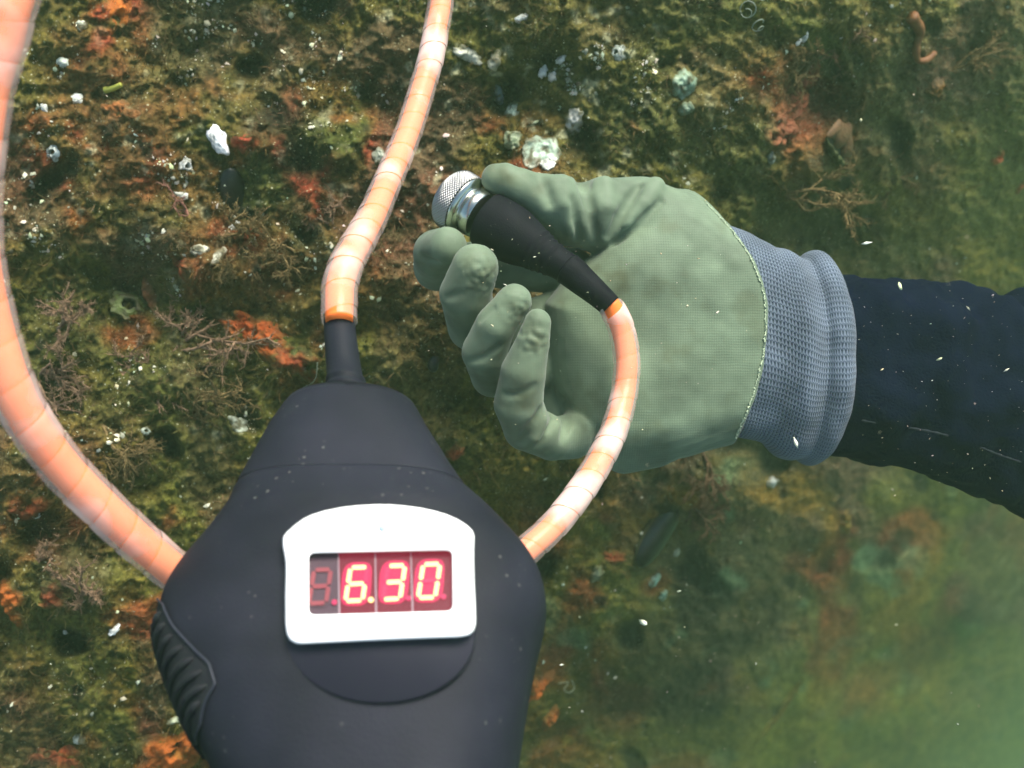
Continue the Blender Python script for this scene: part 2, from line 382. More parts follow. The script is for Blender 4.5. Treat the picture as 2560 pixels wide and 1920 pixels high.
# short turf of algae filaments -------------------------------------------------
def turf(name, count, lmin, lmax, wid, label, seed, dens_seed, tone):
    r = np.random.default_rng(seed)
    px = r.uniform(-250, 2820, count * 3); py = r.uniform(-220, 2150, count * 3)
    d = reef_d(px, py); pos = L(px, py, d)
    keep = (fbm(pos, .03, 3, dens_seed) + r.normal(0, .12, len(px)) - 1.4 * np.clip(d - .60, 0, 1) > -.02) & (d < 1.5)
    px, py = px[keep][:count], py[keep][:count]
    i = np.clip((px - PX0) / STEP, 0, len(gx) - 1).astype(int); j = np.clip((py - PY0) / STEP, 0, len(gy) - 1).astype(int)
    d = reef_d(px, py); pos = P(px, py, d); n = NR[j, i]; m = len(px)
    clump = np.stack([noise(L(px, py, d), .02, 200 + k) for k in range(3)], -1) * 1.6
    dr = n * .7 + clump + r.normal(0, .55, (m, 3)); dr /= np.linalg.norm(dr, axis=1)[:, None]
    ln = r.uniform(lmin, lmax, m)[:, None] * (d / .53)[:, None] ** .6
    sd = np.cross(dr, r.normal(size=(m, 3))); sd /= np.linalg.norm(sd, axis=1)[:, None] + 1e-9; sd *= (wid * (d / .53))[:, None] * r.uniform(.5, 1.3, (m, 1))
    bend = r.normal(0, .35, (m, 3)) * ln
    p0 = pos - n * .0006; p1 = pos + dr * ln * .5; p2 = pos + dr * ln + bend
    V = np.stack([p0 - sd, p0 + sd, p1 - sd * .8, p1 + sd * .8, p2], 1).reshape(-1, 3)
    b = np.arange(m)[:, None] * 5
    Fc = np.vstack([b + [0, 1, 3], b + [0, 3, 2], b + [2, 3, 4]])
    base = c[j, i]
    t = base * .6 + np.array(tone) * (.4 + .5 * r.random((m, 1)))
    t *= r.uniform(.75, 1.25, (m, 1))
    colr = np.repeat(t, 5, 0)
    o = mk(name, V, Fc, M_turf, base=(0, 0, 0), smooth=False, colr=colr)
    return tag(o, label, 'algae', kind='stuff')
M_turf = tint_mat('algae filaments', .9, .05, bump=None, fine=.2)
turf('turf_algae', 80000, .0015, .0042, .00022, 'short olive turf algae covering the reef rock', 11, 120, (.055, .045, .018))
turf('red_turf_algae', 34000, .0025, .007, .00017, 'fine brownish pink filament algae tufts on the reef rock', 12, 140, (.12, .070, .042))

# pale grit: barnacle chips and shell sand nobody could count ---------------------
def grit(name, count, smin, smax, label, seed, tone):
    r = np.random.default_rng(seed)
    px = r.uniform(-250, 2820, count * 18); py = r.uniform(-220, 2150, count * 18); d = reef_d(px, py)
    dens = np.exp(-((px - 1280) ** 2 / 520 ** 2 + (py - 160) ** 2 / 260 ** 2)) * .9 + np.exp(-((px - 200) ** 2 / 260 ** 2 + (py - 350) ** 2 / 330 ** 2)) * .45 + np.exp(-((px - 620) ** 2 / 330 ** 2 + (py - 480) ** 2 / 250 ** 2)) * .5 + np.exp(-((px - 520) ** 2 / 300 ** 2 + (py - 1000) ** 2 / 180 ** 2)) * .3 + .10
    pos = L(px, py, d)
    cl = sstep(.05, .4, fbm(pos, .012, 2, 77)) * sstep(-.1, .3, fbm(pos, .05, 2, 79))
    keep = (r.random(len(px)) < .7 * dens * cl) & (d < 1.2)
    px, py, d = px[keep][:count], py[keep][:count], d[keep][:count]
    i = ((px - PX0) / STEP).astype(int); j = ((py - PY0) / STEP).astype(int)
    n = NR[j, i]; m = len(px); p = P(px, py, d) + n * .0006
    s = smin * (smax / smin) ** (r.random((m, 1)) ** 2.2)
    a = r.normal(size=(m, 3)); u = np.cross(n, a); u /= np.linalg.norm(u, axis=1)[:, None]; v = np.cross(n, u)
    el = r.uniform(.35, 1, (m, 1))
    ring = []
    for k in range(5):
        th = k / 5 * 2 * np.pi
        ring.append(p + u * s * math.cos(th) * r.uniform(.6, 1.3, (m, 1)) + v * s * el * math.sin(th) * r.uniform(.6, 1.3, (m, 1)) + n * s * r.normal(0, .25, (m, 1)))
    V = np.stack(ring + [p + n * s * .7], 1).reshape(-1, 3); b = np.arange(m)[:, None] * 6
    Fc = np.vstack([b + [k, (k + 1) % 5, 5] for k in range(5)])
    t = np.array(tone) * r.uniform(.45, 1.25, (m, 1)) * (1 + r.normal(0, .08, (m, 3)))
    o = mk(name, V, Fc, M_grit, base=(0, 0, 0), smooth=False, colr=np.repeat(np.clip(t, .02, .9), 6, 0))
    return tag(o, label, 'shell grit', kind='stuff')
M_grit = tint_mat('chalky grit', .5, .4, bump=None, fine=.25)
grit('shell_grit', 24000, .00022, .0021, 'pale shell chips and tiny barnacles scattered over the reef', 21, (.55, .55, .38))

# branching seaweeds ---------------------------------------------------------------
M_weed = tint_mat('seaweed flesh', .8, .15, bump=(1500, .5, .0006), fine=.45)
def seaweed(name, px, py, size_px, ang, label, tone, spread=.75, depth=4, lift=.35, fuzz=1.0, seed=0):
    r = np.random.default_rng(seed + int(px) + int(py))
    p0, d = at_reef(px, py, -.001); n = reef_n(px, py); u, v = basis(n, ang)
    S = size_px * d / F; parts = []; cols = []
    def grow(p, dr, ln, rad, lev):
        k = 6; pts = [p]; q = dr.copy()
        for _ in range(k):
            q = q + r.normal(0, .16, 3) ; q /= np.linalg.norm(q); pts.append(pts[-1] + q * ln / k)
        pts = np.array(pts); rr = np.linspace(rad, rad * .65, k + 1) * r.uniform(.8, 1.25, k + 1)
        parts.append(tube(pts, rr, 5)); cols.append(np.repeat((np.array(tone) * r.uniform(.7, 1.3))[None], len(parts[-1][0]), 0))
        for f in range(int(13 * fuzz)):                         # little branchlets that make the outline fuzzy
            t = r.integers(1, k + 1); e = r.normal(size=3); e /= np.linalg.norm(e); l2 = S * r.uniform(.02, .06)
            parts.append(tube(np.array([pts[t], pts[t] + e * l2 * .6 + q * l2 * .3, pts[t] + e * l2 + q * l2 * .7]), np.array([.5, .45, .2]) * rad, 3))
            cols.append(np.repeat((np.array(tone) * r.uniform(.7, 1.5))[None], len(parts[-1][0]), 0))
        if lev > 0:
            for b in range(r.integers(2, 4)):
                t = r.integers(2, k + 1)
                e = q + (u * r.normal() + v * r.normal()) * spread + n * r.normal(0, .25); e /= np.linalg.norm(e)
                grow(pts[t], e, ln * r.uniform(.55, .85), rad * .72, lev - 1)
    for b in range(3):
        e = u * r.uniform(.7, 1.2) + v * r.normal(0, spread * .8) + n * lift; e /= np.linalg.norm(e)
        grow(p0, e, S * r.uniform(.3, .42), S * .008 + .00055, depth - 1)
    V, Fc = merge(parts)
    o = mk(name, V, Fc, M_weed, base=p0, colr=np.vstack(cols))
    return tag(o, label, 'seaweed')
PK = (.19, .120, .075); BN = (.15, .105, .045); DK = (.12, .075, .042)
for a in [
    (300, 930, 260, 8, 'pinkish brown branching seaweed beside the curve of the thick cable loop', PK, 1),
    (90, 940, 230, -40, 'thin tan seaweed sprig close against the inner edge of the cable loop', PK, 2),
    (190, 1490, 190, 60, 'pale feathery seaweed hanging below where the cable meets the black gauge', PK, 3),
    (430, 880, 300, -5, 'rosy brown branching seaweed reaching towards the bright orange sponge', PK, 21),
    (250, 1060, 280, -15, 'low tangled brown seaweed in the middle of the cable loop', BN, 22),
    (480, 1010, 240, -30, 'brown seaweed tangle between the cable loop and the gauge cone', BN, 23),
    (140, 820, 200, -10, 'tan seaweed sprig hugging the thick cable above the loop bottom', PK, 24),
    (620, 560, 180, 200, 'fuzzy brown weed cushion on the mound below the black crescent shell', BN, 25),
    (930, 640, 130, 210, 'wispy brown weed right of the bend in the upright cable', BN, 26),
    (90, 1400, 110, 20, 'small pinkish seaweed tuft at the lower edge of the dark hollow', PK, 4),
    (2040, 150, 190, 160, 'brown seaweed tuft with a bright white shell chip caught in it', BN, 5),
    (1960, 490, 330, -12, 'long brown seaweed strand trailing to the right above the dark sleeve', BN, 6),
    (2230, 440, 170, -45, 'thin brown seaweed strand reaching down beside the long strand', BN, 7),
    (2050, 150, 260, -25, 'dark brown drooping seaweed over the shaded hollow above the clam', DK, 8),
    (1760, 1130, 220, -100, 'brown feathery seaweed just below the glove and its cuff', DK, 9),
    (1730, 1270, 150, -60, 'small dark seaweed beside the black mussel below the hand', DK, 10),
    (760, 640, 190, 190, 'brown feathery seaweed tuft between the black shell and the upright cable', BN, 11),
    (830, 560, 110, 120, 'tiny seaweed tuft against the upright cable above its bend', PK, 12),
    (470, 540, 170, 150, 'rosy seaweed cushion below the black crescent shell', (.19, .09, .065), 13),
    (640, 1850, 120, 100, 'low green brown seaweed beside the side grip of the gauge', BN, 14),
    (2380, 180, 190, 25, 'faint straight seaweed strand in the dim upper corner', BN, 15),
    (560, 700, 130, 30, 'brown fuzzy weed under the white shell crust', BN, 16),
]:
    seaweed('seaweed', a[0], a[1], a[2], a[3], a[4], a[5], depth=4, seed=a[6], lift=.25 if a[6] in (6, 7, 15) else .4, spread=.35 if a[6] in (6, 7, 15) else .8)

# sponges: lumpy encrusting bodies ------------------------------------------------
M_sponge = tint_mat('sponge', .75, .25, bump=(600, .6, .0015), fine=.35)
def lump(name, px, py, rx, ry, ang, h, tone, label, cat='sponge', seed=0, rough=.35, holes=0):
    p0, d = at_reef(px, py, 0); n = reef_n(px, py); u, v = basis(n, ang)
    k, m = 26, 40; th = np.linspace(0, 2 * np.pi, m, endpoint=False)
    rr = np.linspace(0, 1, k)
    R, T = np.meshgrid(rr, th, indexing='ij')
    e = np.stack([np.cos(T), np.sin(T), np.full_like(T, seed * 3.7)], -1)
    edge = 1 + rough * fbm(e, .9, 3, seed + 300) * 1.6
    X = R * np.cos(T) * edge * rx * d / F; Y = R * np.sin(T) * edge * ry * d / F
    loc = np.stack([X, Y, np.full_like(X, seed * .31)], -1)
    Z = h * (np.sqrt(np.clip(1 - R ** 2.2, 0, 1)) * .9 - .3) * (1 + .9 * fbm(loc, .011, 3, seed + 310)) + h * .35 * fbm(loc, .004, 2, seed + 330)
    Zh = Z
    for q in range(holes):
        a = rng.uniform(0, 6.28); f = rng.uniform(.1, .6); hx, hy = f * rx * d / F * math.cos(a), f * ry * d / F * math.sin(a)
        Zh = Zh - h * .9 * np.exp(-((X - hx) ** 2 + (Y - hy) ** 2) / (2 * (.0013) ** 2))
    V = p0 + X[..., None] * u + Y[..., None] * v
    q = (V - MC[:3, 3]) @ MC[:3, :3]; qx, qy = 1280 - q[..., 0] / q[..., 2] * F, 960 + q[..., 1] / q[..., 2] * F
    dd = reef_d(qx, qy); V = P(qx, qy, dd) * .85 + .15 * P(qx, qy, np.full_like(dd, d)) + .7 * Zh[..., None] * n   # drape over the rock
    t = np.array(tone) * (1 + .6 * fbm(loc, .006, 3, seed + 340))[..., None]
    mixr = np.clip(R ** 2.5 * .95 + .55 * sstep(.0, .3, fbm(loc, .010, 3, seed + 350)), 0, 1)[..., None]
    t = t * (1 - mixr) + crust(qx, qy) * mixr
    o = mk(name, V.reshape(-1, 3), grid_faces(k, m, True), M_sponge, base=p0, colr=np.clip(t, .01, .8).reshape(-1, 3))
    return tag(o, label, cat)
ORG = (.36, .085, .012); RST = (.20, .045, .015); YOR = (.22, .10, .02)
for i, a in enumerate([
    (650, 835, 135, 52, -36, .011, (.36, .065, .010), 'bright orange ruffled sponge left of the black cable gland'),
    (735, 905, 75, 40, -25, .009, (.22, .045, .012), 'rust red sponge lobe under the bright orange sponge'),
    (455, 660, 62, 28, -40, .007, RST, 'rust coloured sponge ridge below the white crusted shells'),
    (375, 735, 24, 44, 15, .006, (.33, .12, .05), 'salmon coloured sponge finger beside the green ringed oyster'),
    (75, 1265, 52, 40, 0, .008, RST, 'rusty sponge just outside the cable loop by the white fleck'),
    (35, 1500, 40, 62, 10, .010, ORG, 'orange sponge at the edge of the dark hollow on the frame edge'),
    (130, 1490, 56, 36, 10, .009, RST, 'rusty rounded sponge beside the dark hollow below the cable loop'),
    (440, 1870, 110, 58, 15, .012, ORG, 'large orange sponge next to the grip of the black gauge'),
    (150, 1895, 60, 36, 0, .008, RST, 'reddish sponge near the bottom beside white crust flecks'),
    (290, 30, 62, 40, 70, .008, (.40, .11, .015), 'blurred orange sponge at the top between the cables'),
    (300, 280, 75, 30, -30, .006, (.24, .085, .02), 'tawny sponge crust up and left of the white shell'),
    (2490, 390, 30, 27, 0, .009, (.34, .07, .02), 'small vivid orange knob sponge alone above the sleeve'),
    (2548, 468, 17, 22, 0, .007, (.32, .07, .02), 'little orange sponge knob cut by the frame edge'),
    (2335, 215, 44, 28, -40, .012, YOR, 'dull orange brown sponge lumps in the dim upper corner'),
    (2005, 225, 85, 62, 60, .010, (.17, .045, .018), 'rust red sponge left of the shaded hollow'),
    (1945, 330, 62, 50, 20, .009, (.16, .05, .02), 'dark red fuzzy sponge left of the lipped clam'),
    (1335, 1720, 46, 40, 40, .014, (.42, .11, .02), 'curly orange sponge against the right flank of the black gauge'),
    (1375, 1790, 34, 46, -20, .012, (.36, .10, .02), 'lower orange sponge curl by the right flank of the gauge'),
    (1520, 1390, 52, 18, -12, .006, RST, 'rusty sponge streak under the black mussel'),
    (1135, 1130, 34, 26, 30, .006, RST, 'small red brown sponge between the gauge cone and the little finger'),
    (605, 350, 26, 42, -22, .003, (.33, .05, .022), 'flat brick red crust right beside the white shell'),
]):
    lump('sponge', a[0], a[1], a[2], a[3], a[4], a[5], a[6], a[7], seed=i, holes=2 if a[2] > 50 else 0, rough=.75 if a[2] > 45 else .45)

# shells and barnacles ----------------------------------------------------------------
M_shell = tint_mat('shell', .45, .4, bump=(900, .5, .0007), fine=.3)
def shell(name, px, py, rx, ry, ang, label, tone=(.55, .58, .45), hole=0.0, h=.35, cat='shell', seed=0, lift=.001, ribs=9):
    """a domed, growth-ringed valve with an uneven rim; hole > 0 opens its top like a barnacle"""
    p0, d = at_reef(px, py, lift); n = reef_n(px, py)
    n = n + .35 * (np.array(cam.location) - p0) / np.linalg.norm(np.array(cam.location) - p0); n /= np.linalg.norm(n)
    u, v = basis(n, ang); s = d / F; k, m = 14, 36
    th = np.linspace(0, 2 * np.pi, m, endpoint=False); rr = np.r_[np.linspace(hole, 1, k)]
    R, T = np.meshgrid(rr, th, indexing='ij')
    e = np.stack([np.cos(T), np.sin(T), np.full_like(T, seed * 2.3)], -1)
    edge = 1 + .42 * fbm(e, .7, 4, seed + 400) * 1.6 + .03 * np.cos(ribs * T) * R
    X = R * np.cos(T) * edge * rx * s; Y = R * np.sin(T) * edge * ry * s
    Hh = h * min(rx, ry) * s
    Z = Hh * ((1 - R ** 1.7) if hole == 0 else (1 - R) * 1.3) + Hh * .05 * np.sin(R * 19 + seed) + Hh * .30 * fbm(e * R[..., None], .5, 3, seed + 410)
    top = p0 + X[..., None] * u + Y[..., None] * v
    if not hole and h < .6:                              # thin valves follow the rock they grow on
        q = (top - MC[:3, 3]) @ MC[:3, :3]; qx, qy = 1280 - q[..., 0] / q[..., 2] * F, 960 + q[..., 1] / q[..., 2] * F
        dd = reef_d(qx, qy); top = P(qx, qy, dd) * .6 + .4 * top + n * .0012
    top = top + Z[..., None] * n
    rows = [top]
    rows.append((top[-1] - n * .0022)[None])
    if hole:                                            # inner wall down into the opening
        inn = p0 + (X[0] * .75)[:, None] * u + (Y[0] * .75)[:, None] * v + (Z[0] - .004)[:, None] * n
        rows.insert(0, inn[None])
    Vv = np.concatenate(rows, 0); nr = Vv.shape[0]
    t = np.array(tone) * (1 + .5 * fbm(Vv, .006, 3, seed + 420))[..., None]
    cov = sstep(-.05, .28, fbm(Vv, .006, 3, seed + 430)) * (.5 if np.mean(tone) > .6 else .9)
    t = t + (np.array([.075, .065, .025]) - t) * cov[..., None]
    if np.mean(tone) < .6:
        q2 = (Vv - MC[:3, 3]) @ MC[:3, :3]; rim = np.linspace(0, 1, nr)[:, None, None] ** 3 * .7
        t = t * (1 - rim) + crust(1280 - q2[..., 0] / q2[..., 2] * F, 960 + q2[..., 1] / q2[..., 2] * F) * rim
    if hole: t[0] = (.02, .022, .015)
    fc = [list(map(int, q)) for q in grid_faces(nr, m, True)]
    if hole: fc.append(list(range(m)))
    o = mk(name, Vv.reshape(-1, 3), fc, M_shell, base=p0, colr=np.clip(t, .01, .9).reshape(-1, 3))
    return tag(o, label, cat)
TQ = (.40, .52, .40); WH = (.66, .68, .60); GG = (.28, .34, .20)
for i, a in enumerate([
    ('shell', 545, 350, 22, 44, 25, 'brilliant white lumpy shell next to the brick red crust', (.92, .93, .9), 0, .8, 'shell'),
    ('oyster_shell', 1350, 385, 52, 44, 10, 'pale turquoise oyster valve just above the thumb tip', TQ, 0, .25, 'shell'),
    ('oyster_shell', 1372, 412, 22, 18, 30, 'whitest chip at the lower rim of the turquoise oyster above the thumb', WH, 0, .4, 'shell'),
    ('limpet', 1283, 280, 24, 30, -15, 'oval pale limpet with a darker middle, upper of two by the oyster', TQ, .28, .5, 'shell'),
    ('limpet', 1283, 350, 22, 24, 0, 'olive rimmed limpet directly above the turquoise oyster', GG, 0, .4, 'shell'),
    ('limpet', 1437, 300, 21, 34, -10, 'whitish oval shell with a dark line across it above the thumb', (.5, .5, .45), 0, .5, 'shell'),
    ('barnacle', 1548, 135, 20, 22, 0, 'grey ring barnacle with an open dark mouth high above the hand', (.42, .48, .42), .32, .8, 'barnacle'),
    ('shell', 1707, 208, 34, 38, 20, 'broad pale green shell beside a dark cleft', (.26, .38, .26), 0, .4, 'shell'),
    ('shell', 1715, 268, 19, 17, 0, 'small greenish shell below the broad pale green one', (.22, .30, .2), 0, .5, 'shell'),
    ('shell', 1240, 235, 13, 26, 20, 'narrow grey blue shell near the upright cable', (.35, .42, .38), 0, .5, 'shell'),
    ('shell', 1404, 148, 16, 9, 30, 'bright white chip at the top of the small black cleft', WH, 0, .7, 'shell'),
    ('shell', 1358, 181, 10, 15, -25, 'white chip on the near side of the small black cleft', WH, 0, .7, 'shell'),
    ('shell', 1381, 194, 10, 14, -30, 'cream white chip under the small black cleft', WH, 0, .7, 'shell'),
    ('shell', 1303, 46, 17, 8, 15, 'curved white chip at the top edge right of the cable', WH, 0, .7, 'shell'),
    ('shell_crust', 1165, 135, 40, 15, -30, 'white crusty shell patch right beside the upright cable', (.6, .6, .48), 0, .3, 'shell'),
    ('shell_crust', 1240, 155, 15, 26, -30, 'pale crust streak between the cable and the black cleft', (.5, .5, .38), 0, .3, 'shell'),
    ('barnacle', 460, 415, 19, 20, 0, 'white ring barnacle with a black mouth below the white shell', (.7, .72, .66), .45, .8, 'barnacle'),
    ('barnacle', 138, 380, 21, 19, 30, 'blurred white ring barnacle near the thick cable', (.62, .66, .60), .45, .8, 'barnacle'),
    ('barnacle', 363, 1078, 12, 11, 0, 'tiny greenish white ring barnacle amid the seaweed inside the cable loop', (.5, .58, .48), .5, .9, 'barnacle'),
    ('shell', 457, 490, 19, 8, -10, 'thin white shell sliver under the white ring barnacle', WH, 0, .6, 'shell'),
    ('shell', 592, 568, 17, 12, 20, 'white jagged shell chip below the black crescent shell', WH, 0, .7, 'shell'),
    ('shell', 545, 640, 12, 30, -28, 'white crusted finger of shell above the dark hollow', (.6, .6, .45), 0, .7, 'shell'),
    ('shell', 500, 625, 22, 14, 10, 'spiky white shell cluster left of the white crusted finger', (.6, .6, .45), 0, .8, 'shell'),
    ('shell', 192, 250, 16, 13, 30, 'blurred bright white shell up and left of the tawny crust', WH, 0, .7, 'shell'),
    ('shell', 160, 157, 15, 13, 0, 'blurred white shell near the top of the thick cable', (.6, .66, .55), 0, .7, 'shell'),
    ('shell', 205, 66, 13, 14, 0, 'upper blurred pale shell near the top of the thick cable', (.5, .55, .42), 0, .7, 'shell'),
    ('shell', 112, 270, 8, 13, 25, 'small white sliver of shell close to the thick cable', WH, 0, .7, 'shell'),
    ('oyster_shell', 322, 765, 46, 34, -20, 'green rimmed oyster with a cupped dark middle', (.13, .17, .04), .45, .45, 'shell'),
    ('shell_crust', 590, 1062, 30, 20, 20, 'bright turquoise white crust flecks left of the gauge cone', (.55, .62, .5), 0, .4, 'shell'),
    ('limpet', 952, 392, 17, 22, 0, 'grey limpet half hidden behind the upright cable', (.30, .32, .24), 0, .5, 'shell'),
    ('shell', 1927, 395, 10, 15, 10, 'pale oval shell to the left below the lipped clam', (.4, .46, .38), 0, .6, 'shell'),
    ('shell', 2012, 92, 6, 13, -10, 'brightest white splinter in the brown tuft up high', WH, 0, .7, 'shell'),
    ('shell', 1995, 105, 4, 10, -30, 'thin white splinter left of the brightest one in the brown tuft', WH, 0, .7, 'shell'),
    ('shell', 90, 1288, 9, 6, 0, 'tiny white shell fleck beside the rusty sponge outside the cable loop', WH, 0, .7, 'shell'),
    ('shell', 285, 1575, 16, 7, 35, 'white chip caught at the end of the pale feathery seaweed', (.7, .72, .7), 0, .6, 'shell'),
    ('shell', 205, 1845, 18, 14, 0, 'pale crust flecks low down left of the large orange sponge', (.42, .46, .38), 0, .5, 'shell'),
    ('shell', 445, 1795, 26, 9, 15, 'pale green crust strip just above the large orange sponge', (.38, .42, .28), 0, .5, 'shell'),
    ('shell', 1490, 1430, 18, 24, 0, 'olive grey shell patch right of where the cable leaves the gauge', (.2, .22, .13), 0, .5, 'shell'),
    ('shell', 1632, 1450, 14, 22, -30, 'pale turquoise flecked shell below the black mussel', (.26, .42, .3), 0, .5, 'shell'),
    ('shell', 1655, 1485, 12, 14, -20, 'small turquoise shell under the flecked one below the mussel', (.26, .42, .3), 0, .5, 'shell'),
    ('shell', 1925, 1205, 24, 12, 0, 'dim whitish shell patch under the glove cuff', (.4, .42, .38), 0, .5, 'shell'),
    ('shell', 1690, 1380, 11, 12, 0, 'small pale pebble shell below the brown seaweed by the mussel', (.3, .33, .2), 0, .6, 'shell'),
]):
    shell(a[0], a[1], a[2], a[3], a[4], a[5], a[6], a[7], a[8], a[9], a[10], seed=i)

M_mussel = tint_mat('mussel shell', .35, .4, bump=(500, .4, .0006), fine=.5)
def mussel(name, px, py, ln, wd, ang, label, bulge=.5, tone=(.010, .011, .010)):
    p0, d = at_reef(px, py, .004); n = reef_n(px, py); u, v = basis(n, ang); s = d / F
    k, m = 30, 22; t = np.linspace(-1, 1, k); a = np.linspace(-.4, np.pi + .4, m)
    prof = np.clip(1 - np.abs(t) ** 2.4, 0.002, 1) ** .5
    bow = (1 - t ** 2) * .25
    V = p0 + (t * ln * s)[:, None, None] * u + ((prof[:, None] * np.cos(a)[None] * wd + bow[:, None] * wd) * s)[..., None] * v + (prof[:, None] * np.sin(a)[None] * wd * bulge * s)[..., None] * n
    tt = np.array(tone) * (1 + .8 * fbm(V, .007, 3, 500))[..., None]
    rim = (np.arange(m) < 3)[None, :, None]
    tt = np.where(rim, np.array((.10, .095, .05)), tt)
    o = mk(name, V.reshape(-1, 3), grid_faces(k, m), M_mussel, base=p0, colr=np.clip(tt, .003, .5).reshape(-1, 3))
    return tag(o, label, 'mussel')
mussel('mussel', 588, 478, 76, 36, 92, 'smooth black crescent mussel shell standing left of the upright cable')
mussel('mussel', 1635, 1330, 95, 55, 38, 'large dark mussel with a pale rim below the gloved hand')
mussel('mussel', 1290, 905, 20, 15, 60, 'tiny black mussel between the fingers and the gauge cone')
mussel('mussel', 1085, 900, 24, 14, 80, 'small black shell left of the ring finger on ochre rock')

# gaping clam: two lips and the dark slit
c0, dcl = at_reef(2085, 375, .002); nC = reef_n(2085, 375); uC, vC = basis(nC, -32); sC = dcl / F
clam = thing('clam', 'half open brown clam with wavy orange lips and a dark slit', 'clam', c0)
M_clam = tint_mat('clam flesh', .6, .3, bump=(700, .5, .001), fine=.4)
def lip(side, name, tone, off, wd):
    k, m = 40, 14; t = np.linspace(-1, 1, k); a = np.linspace(0, np.pi, m)
    env = np.clip(1 - np.abs(t) ** 2.2, .02, 1) ** .6
    wave = 6 * np.sin(t * 9 + side) * (side > 0) + 3 * np.sin(t * 17)
    V = c0 + (t * 95 * sC)[:, None, None] * uC + ((side * (off * env)[:, None] + wave[:, None] * env[:, None] + (env[:, None] * np.cos(a)[None]) * wd) * sC)[..., None] * vC + ((env[:, None] * np.sin(a)[None]) * 17 * sC)[..., None] * nC
    tt = np.array(tone) * (1 + .7 * fbm(V, .01, 3, 520))[..., None]
    mk(name, V.reshape(-1, 3), grid_faces(k, m), M_clam, clam, colr=np.clip(tt, .01, .6).reshape(-1, 3))
lip(1, 'upper_lip', (.13, .070, .030), 36, 34); lip(-1, 'lower_lip', (.055, .06, .018), 20, 9)
k = 20; t = np.linspace(-.95, .95, k)
Vs = np.concatenate([c0 + (t * 95 * sC)[:, None] * uC + (sg * 16 * (1 - t ** 2) * sC)[:, None] * vC + nC * .0008 for sg in (-1, 1)])
mk('slit', Vs, grid_faces(2, k), mat('clam inside', (.006, .006, .005), .6), clam)

# coiled worm tubes, an orange tube worm, a hanging strap of weed, fine threads
M_worm = mat('limy worm tube', (.22, .25, .19), .5, .3, var=((.3, .36, .26), .7), vscale=300)
for px, py, r0, lab in [(1868, 22, 24, 'topmost white coiled worm tube at the upper frame edge'), (1885, 52, 19, 'lower coiled worm tube beside pale green rock'), (1893, 2, 13, 'smallest coiled worm tube cut off by the frame edge')]:
    p0, d = at_reef(px, py, .003); n = reef_n(px, py); u, v = basis(n, 0); s = d / F
    t = np.linspace(0, 1, 60); th = t * 2.9 * np.pi + r0; rr = r0 * (1 - .6 * t) * (1 + .22 * np.sin(th * 1.3 + r0))
    C = p0 + (rr * np.cos(th) * s)[:, None] * u + (rr * np.sin(th) * s)[:, None] * v + (t * .004)[:, None] * n
    V, Fc = tube(C, np.linspace(.00034, .00022, 60), 5); tag(mk('worm_tube', V, Fc, M_worm, base=p0), lab, 'worm tube')
def reef_path(pts, lift):
    return np.array([at_reef(a, b, lift)[0] for a, b in pts])
def strand(name, pts, r0, r1, lift, m, label, cat, k=8):
    C, ln = spline(reef_path(pts, lift), 50)
    rr = np.linspace(r0, r1, 50) * (1 + .25 * noise(C, .008, 60)); V, Fc = tube(C, rr, k)
    return tag(mk(name, V, Fc, m, base=C[0]), label, cat)
M_ow = mat('orange worm', (.15, .060, .022), .6, .3, var=((.22, .09, .03), .8), vscale=120, bump=(400, .4, .001))
strand('tube_worm', [(2270, 35), (2290, 75), (2285, 110), (2290, 138), (2310, 142), (2325, 132)], .0034, .0018, .003, M_ow, 'orange hook shaped tube worm hanging in the upper corner', 'worm')
strand('yellow_tube', [(266, 218), (285, 215), (305, 212)], .0016, .0012, .002, mat('yellow tube', (.35, .36, .06), .6), 'short yellow green tube up and left of the white shell', 'tube')
for x, y, rx, ry, an, lab in [(1960, 1760, 26, 130, -12, 'long yellow brown weed streak in the murky lower part'), (2112, 1310, 22, 75, 24, 'short yellowish weed streak below the sleeve')]:
    lump('weed_streak', x, y, rx, ry, an, .010, (.17, .115, .02), lab, 'seaweed', seed=70 + x % 7, rough=.8)
M_thread = mat('pale thread', (.22, .25, .17), .6)
strand('thread', [(805, 905), (798, 930), (790, 950), (772, 958), (768, 966), (780, 972), (790, 962)], .00025, .0002, .004, M_thread, 'fine pale curly thread beside the rim of the gauge cone', 'thread', 5)
strand('thread', [(1415, 1690), (1420, 1712), (1408, 1722), (1396, 1714), (1404, 1700), (1380, 1700)], .0004, .0003, .006, M_thread, 'coiled greenish thread low right of the gauge', 'thread', 5)
#__PART2__
# ================================================================== the black gauge
TH = math.radians(33)
AX = np.array([0, math.cos(TH), -math.sin(TH)]); NN = np.array([0, math.sin(TH), math.cos(TH)]); XX = np.array([1.0, 0, 0])
G0 = L(888, 1560, .28)
def gax(py):
    s = (py - 960) / F; return (-s * .28 - G0[1]) / (math.cos(TH) + s * math.sin(TH))
RZ_T = [(2300, .027), (2000, .028), (1760, .029), (1330, .0245), (1250, .0212), (1100, .0180), (1027, .0160), (900, .013), (780, .010)]
ST = [(1030, 878, 150), (1027, 878, 163), (1040, 877, 172), (1091, 875, 200), (1150, 879, 231), (1195, 881, 255), (1240, 885, 282), (1247, 886, 285), (1250, 886, 283), (1254, 887, 290), (1262, 889, 297),
      (1300, 903, 325), (1350, 909, 366), (1398, 911, 407), (1440, 906, 438), (1478, 900, 458), (1515, 894, 470), (1545, 891, 474), (1590, 884, 473), (1638, 879, 466), (1711, 883, 447), (1816, 895, 417), (1920, 914, 382), (2010, 930, 352), (2120, 945, 322), (2260, 955, 300), (2270, 955, 270)]
_tp = np.array([[gax(p), z] for p, z in RZ_T]); _tp = _tp[np.argsort(_tp[:, 0])]
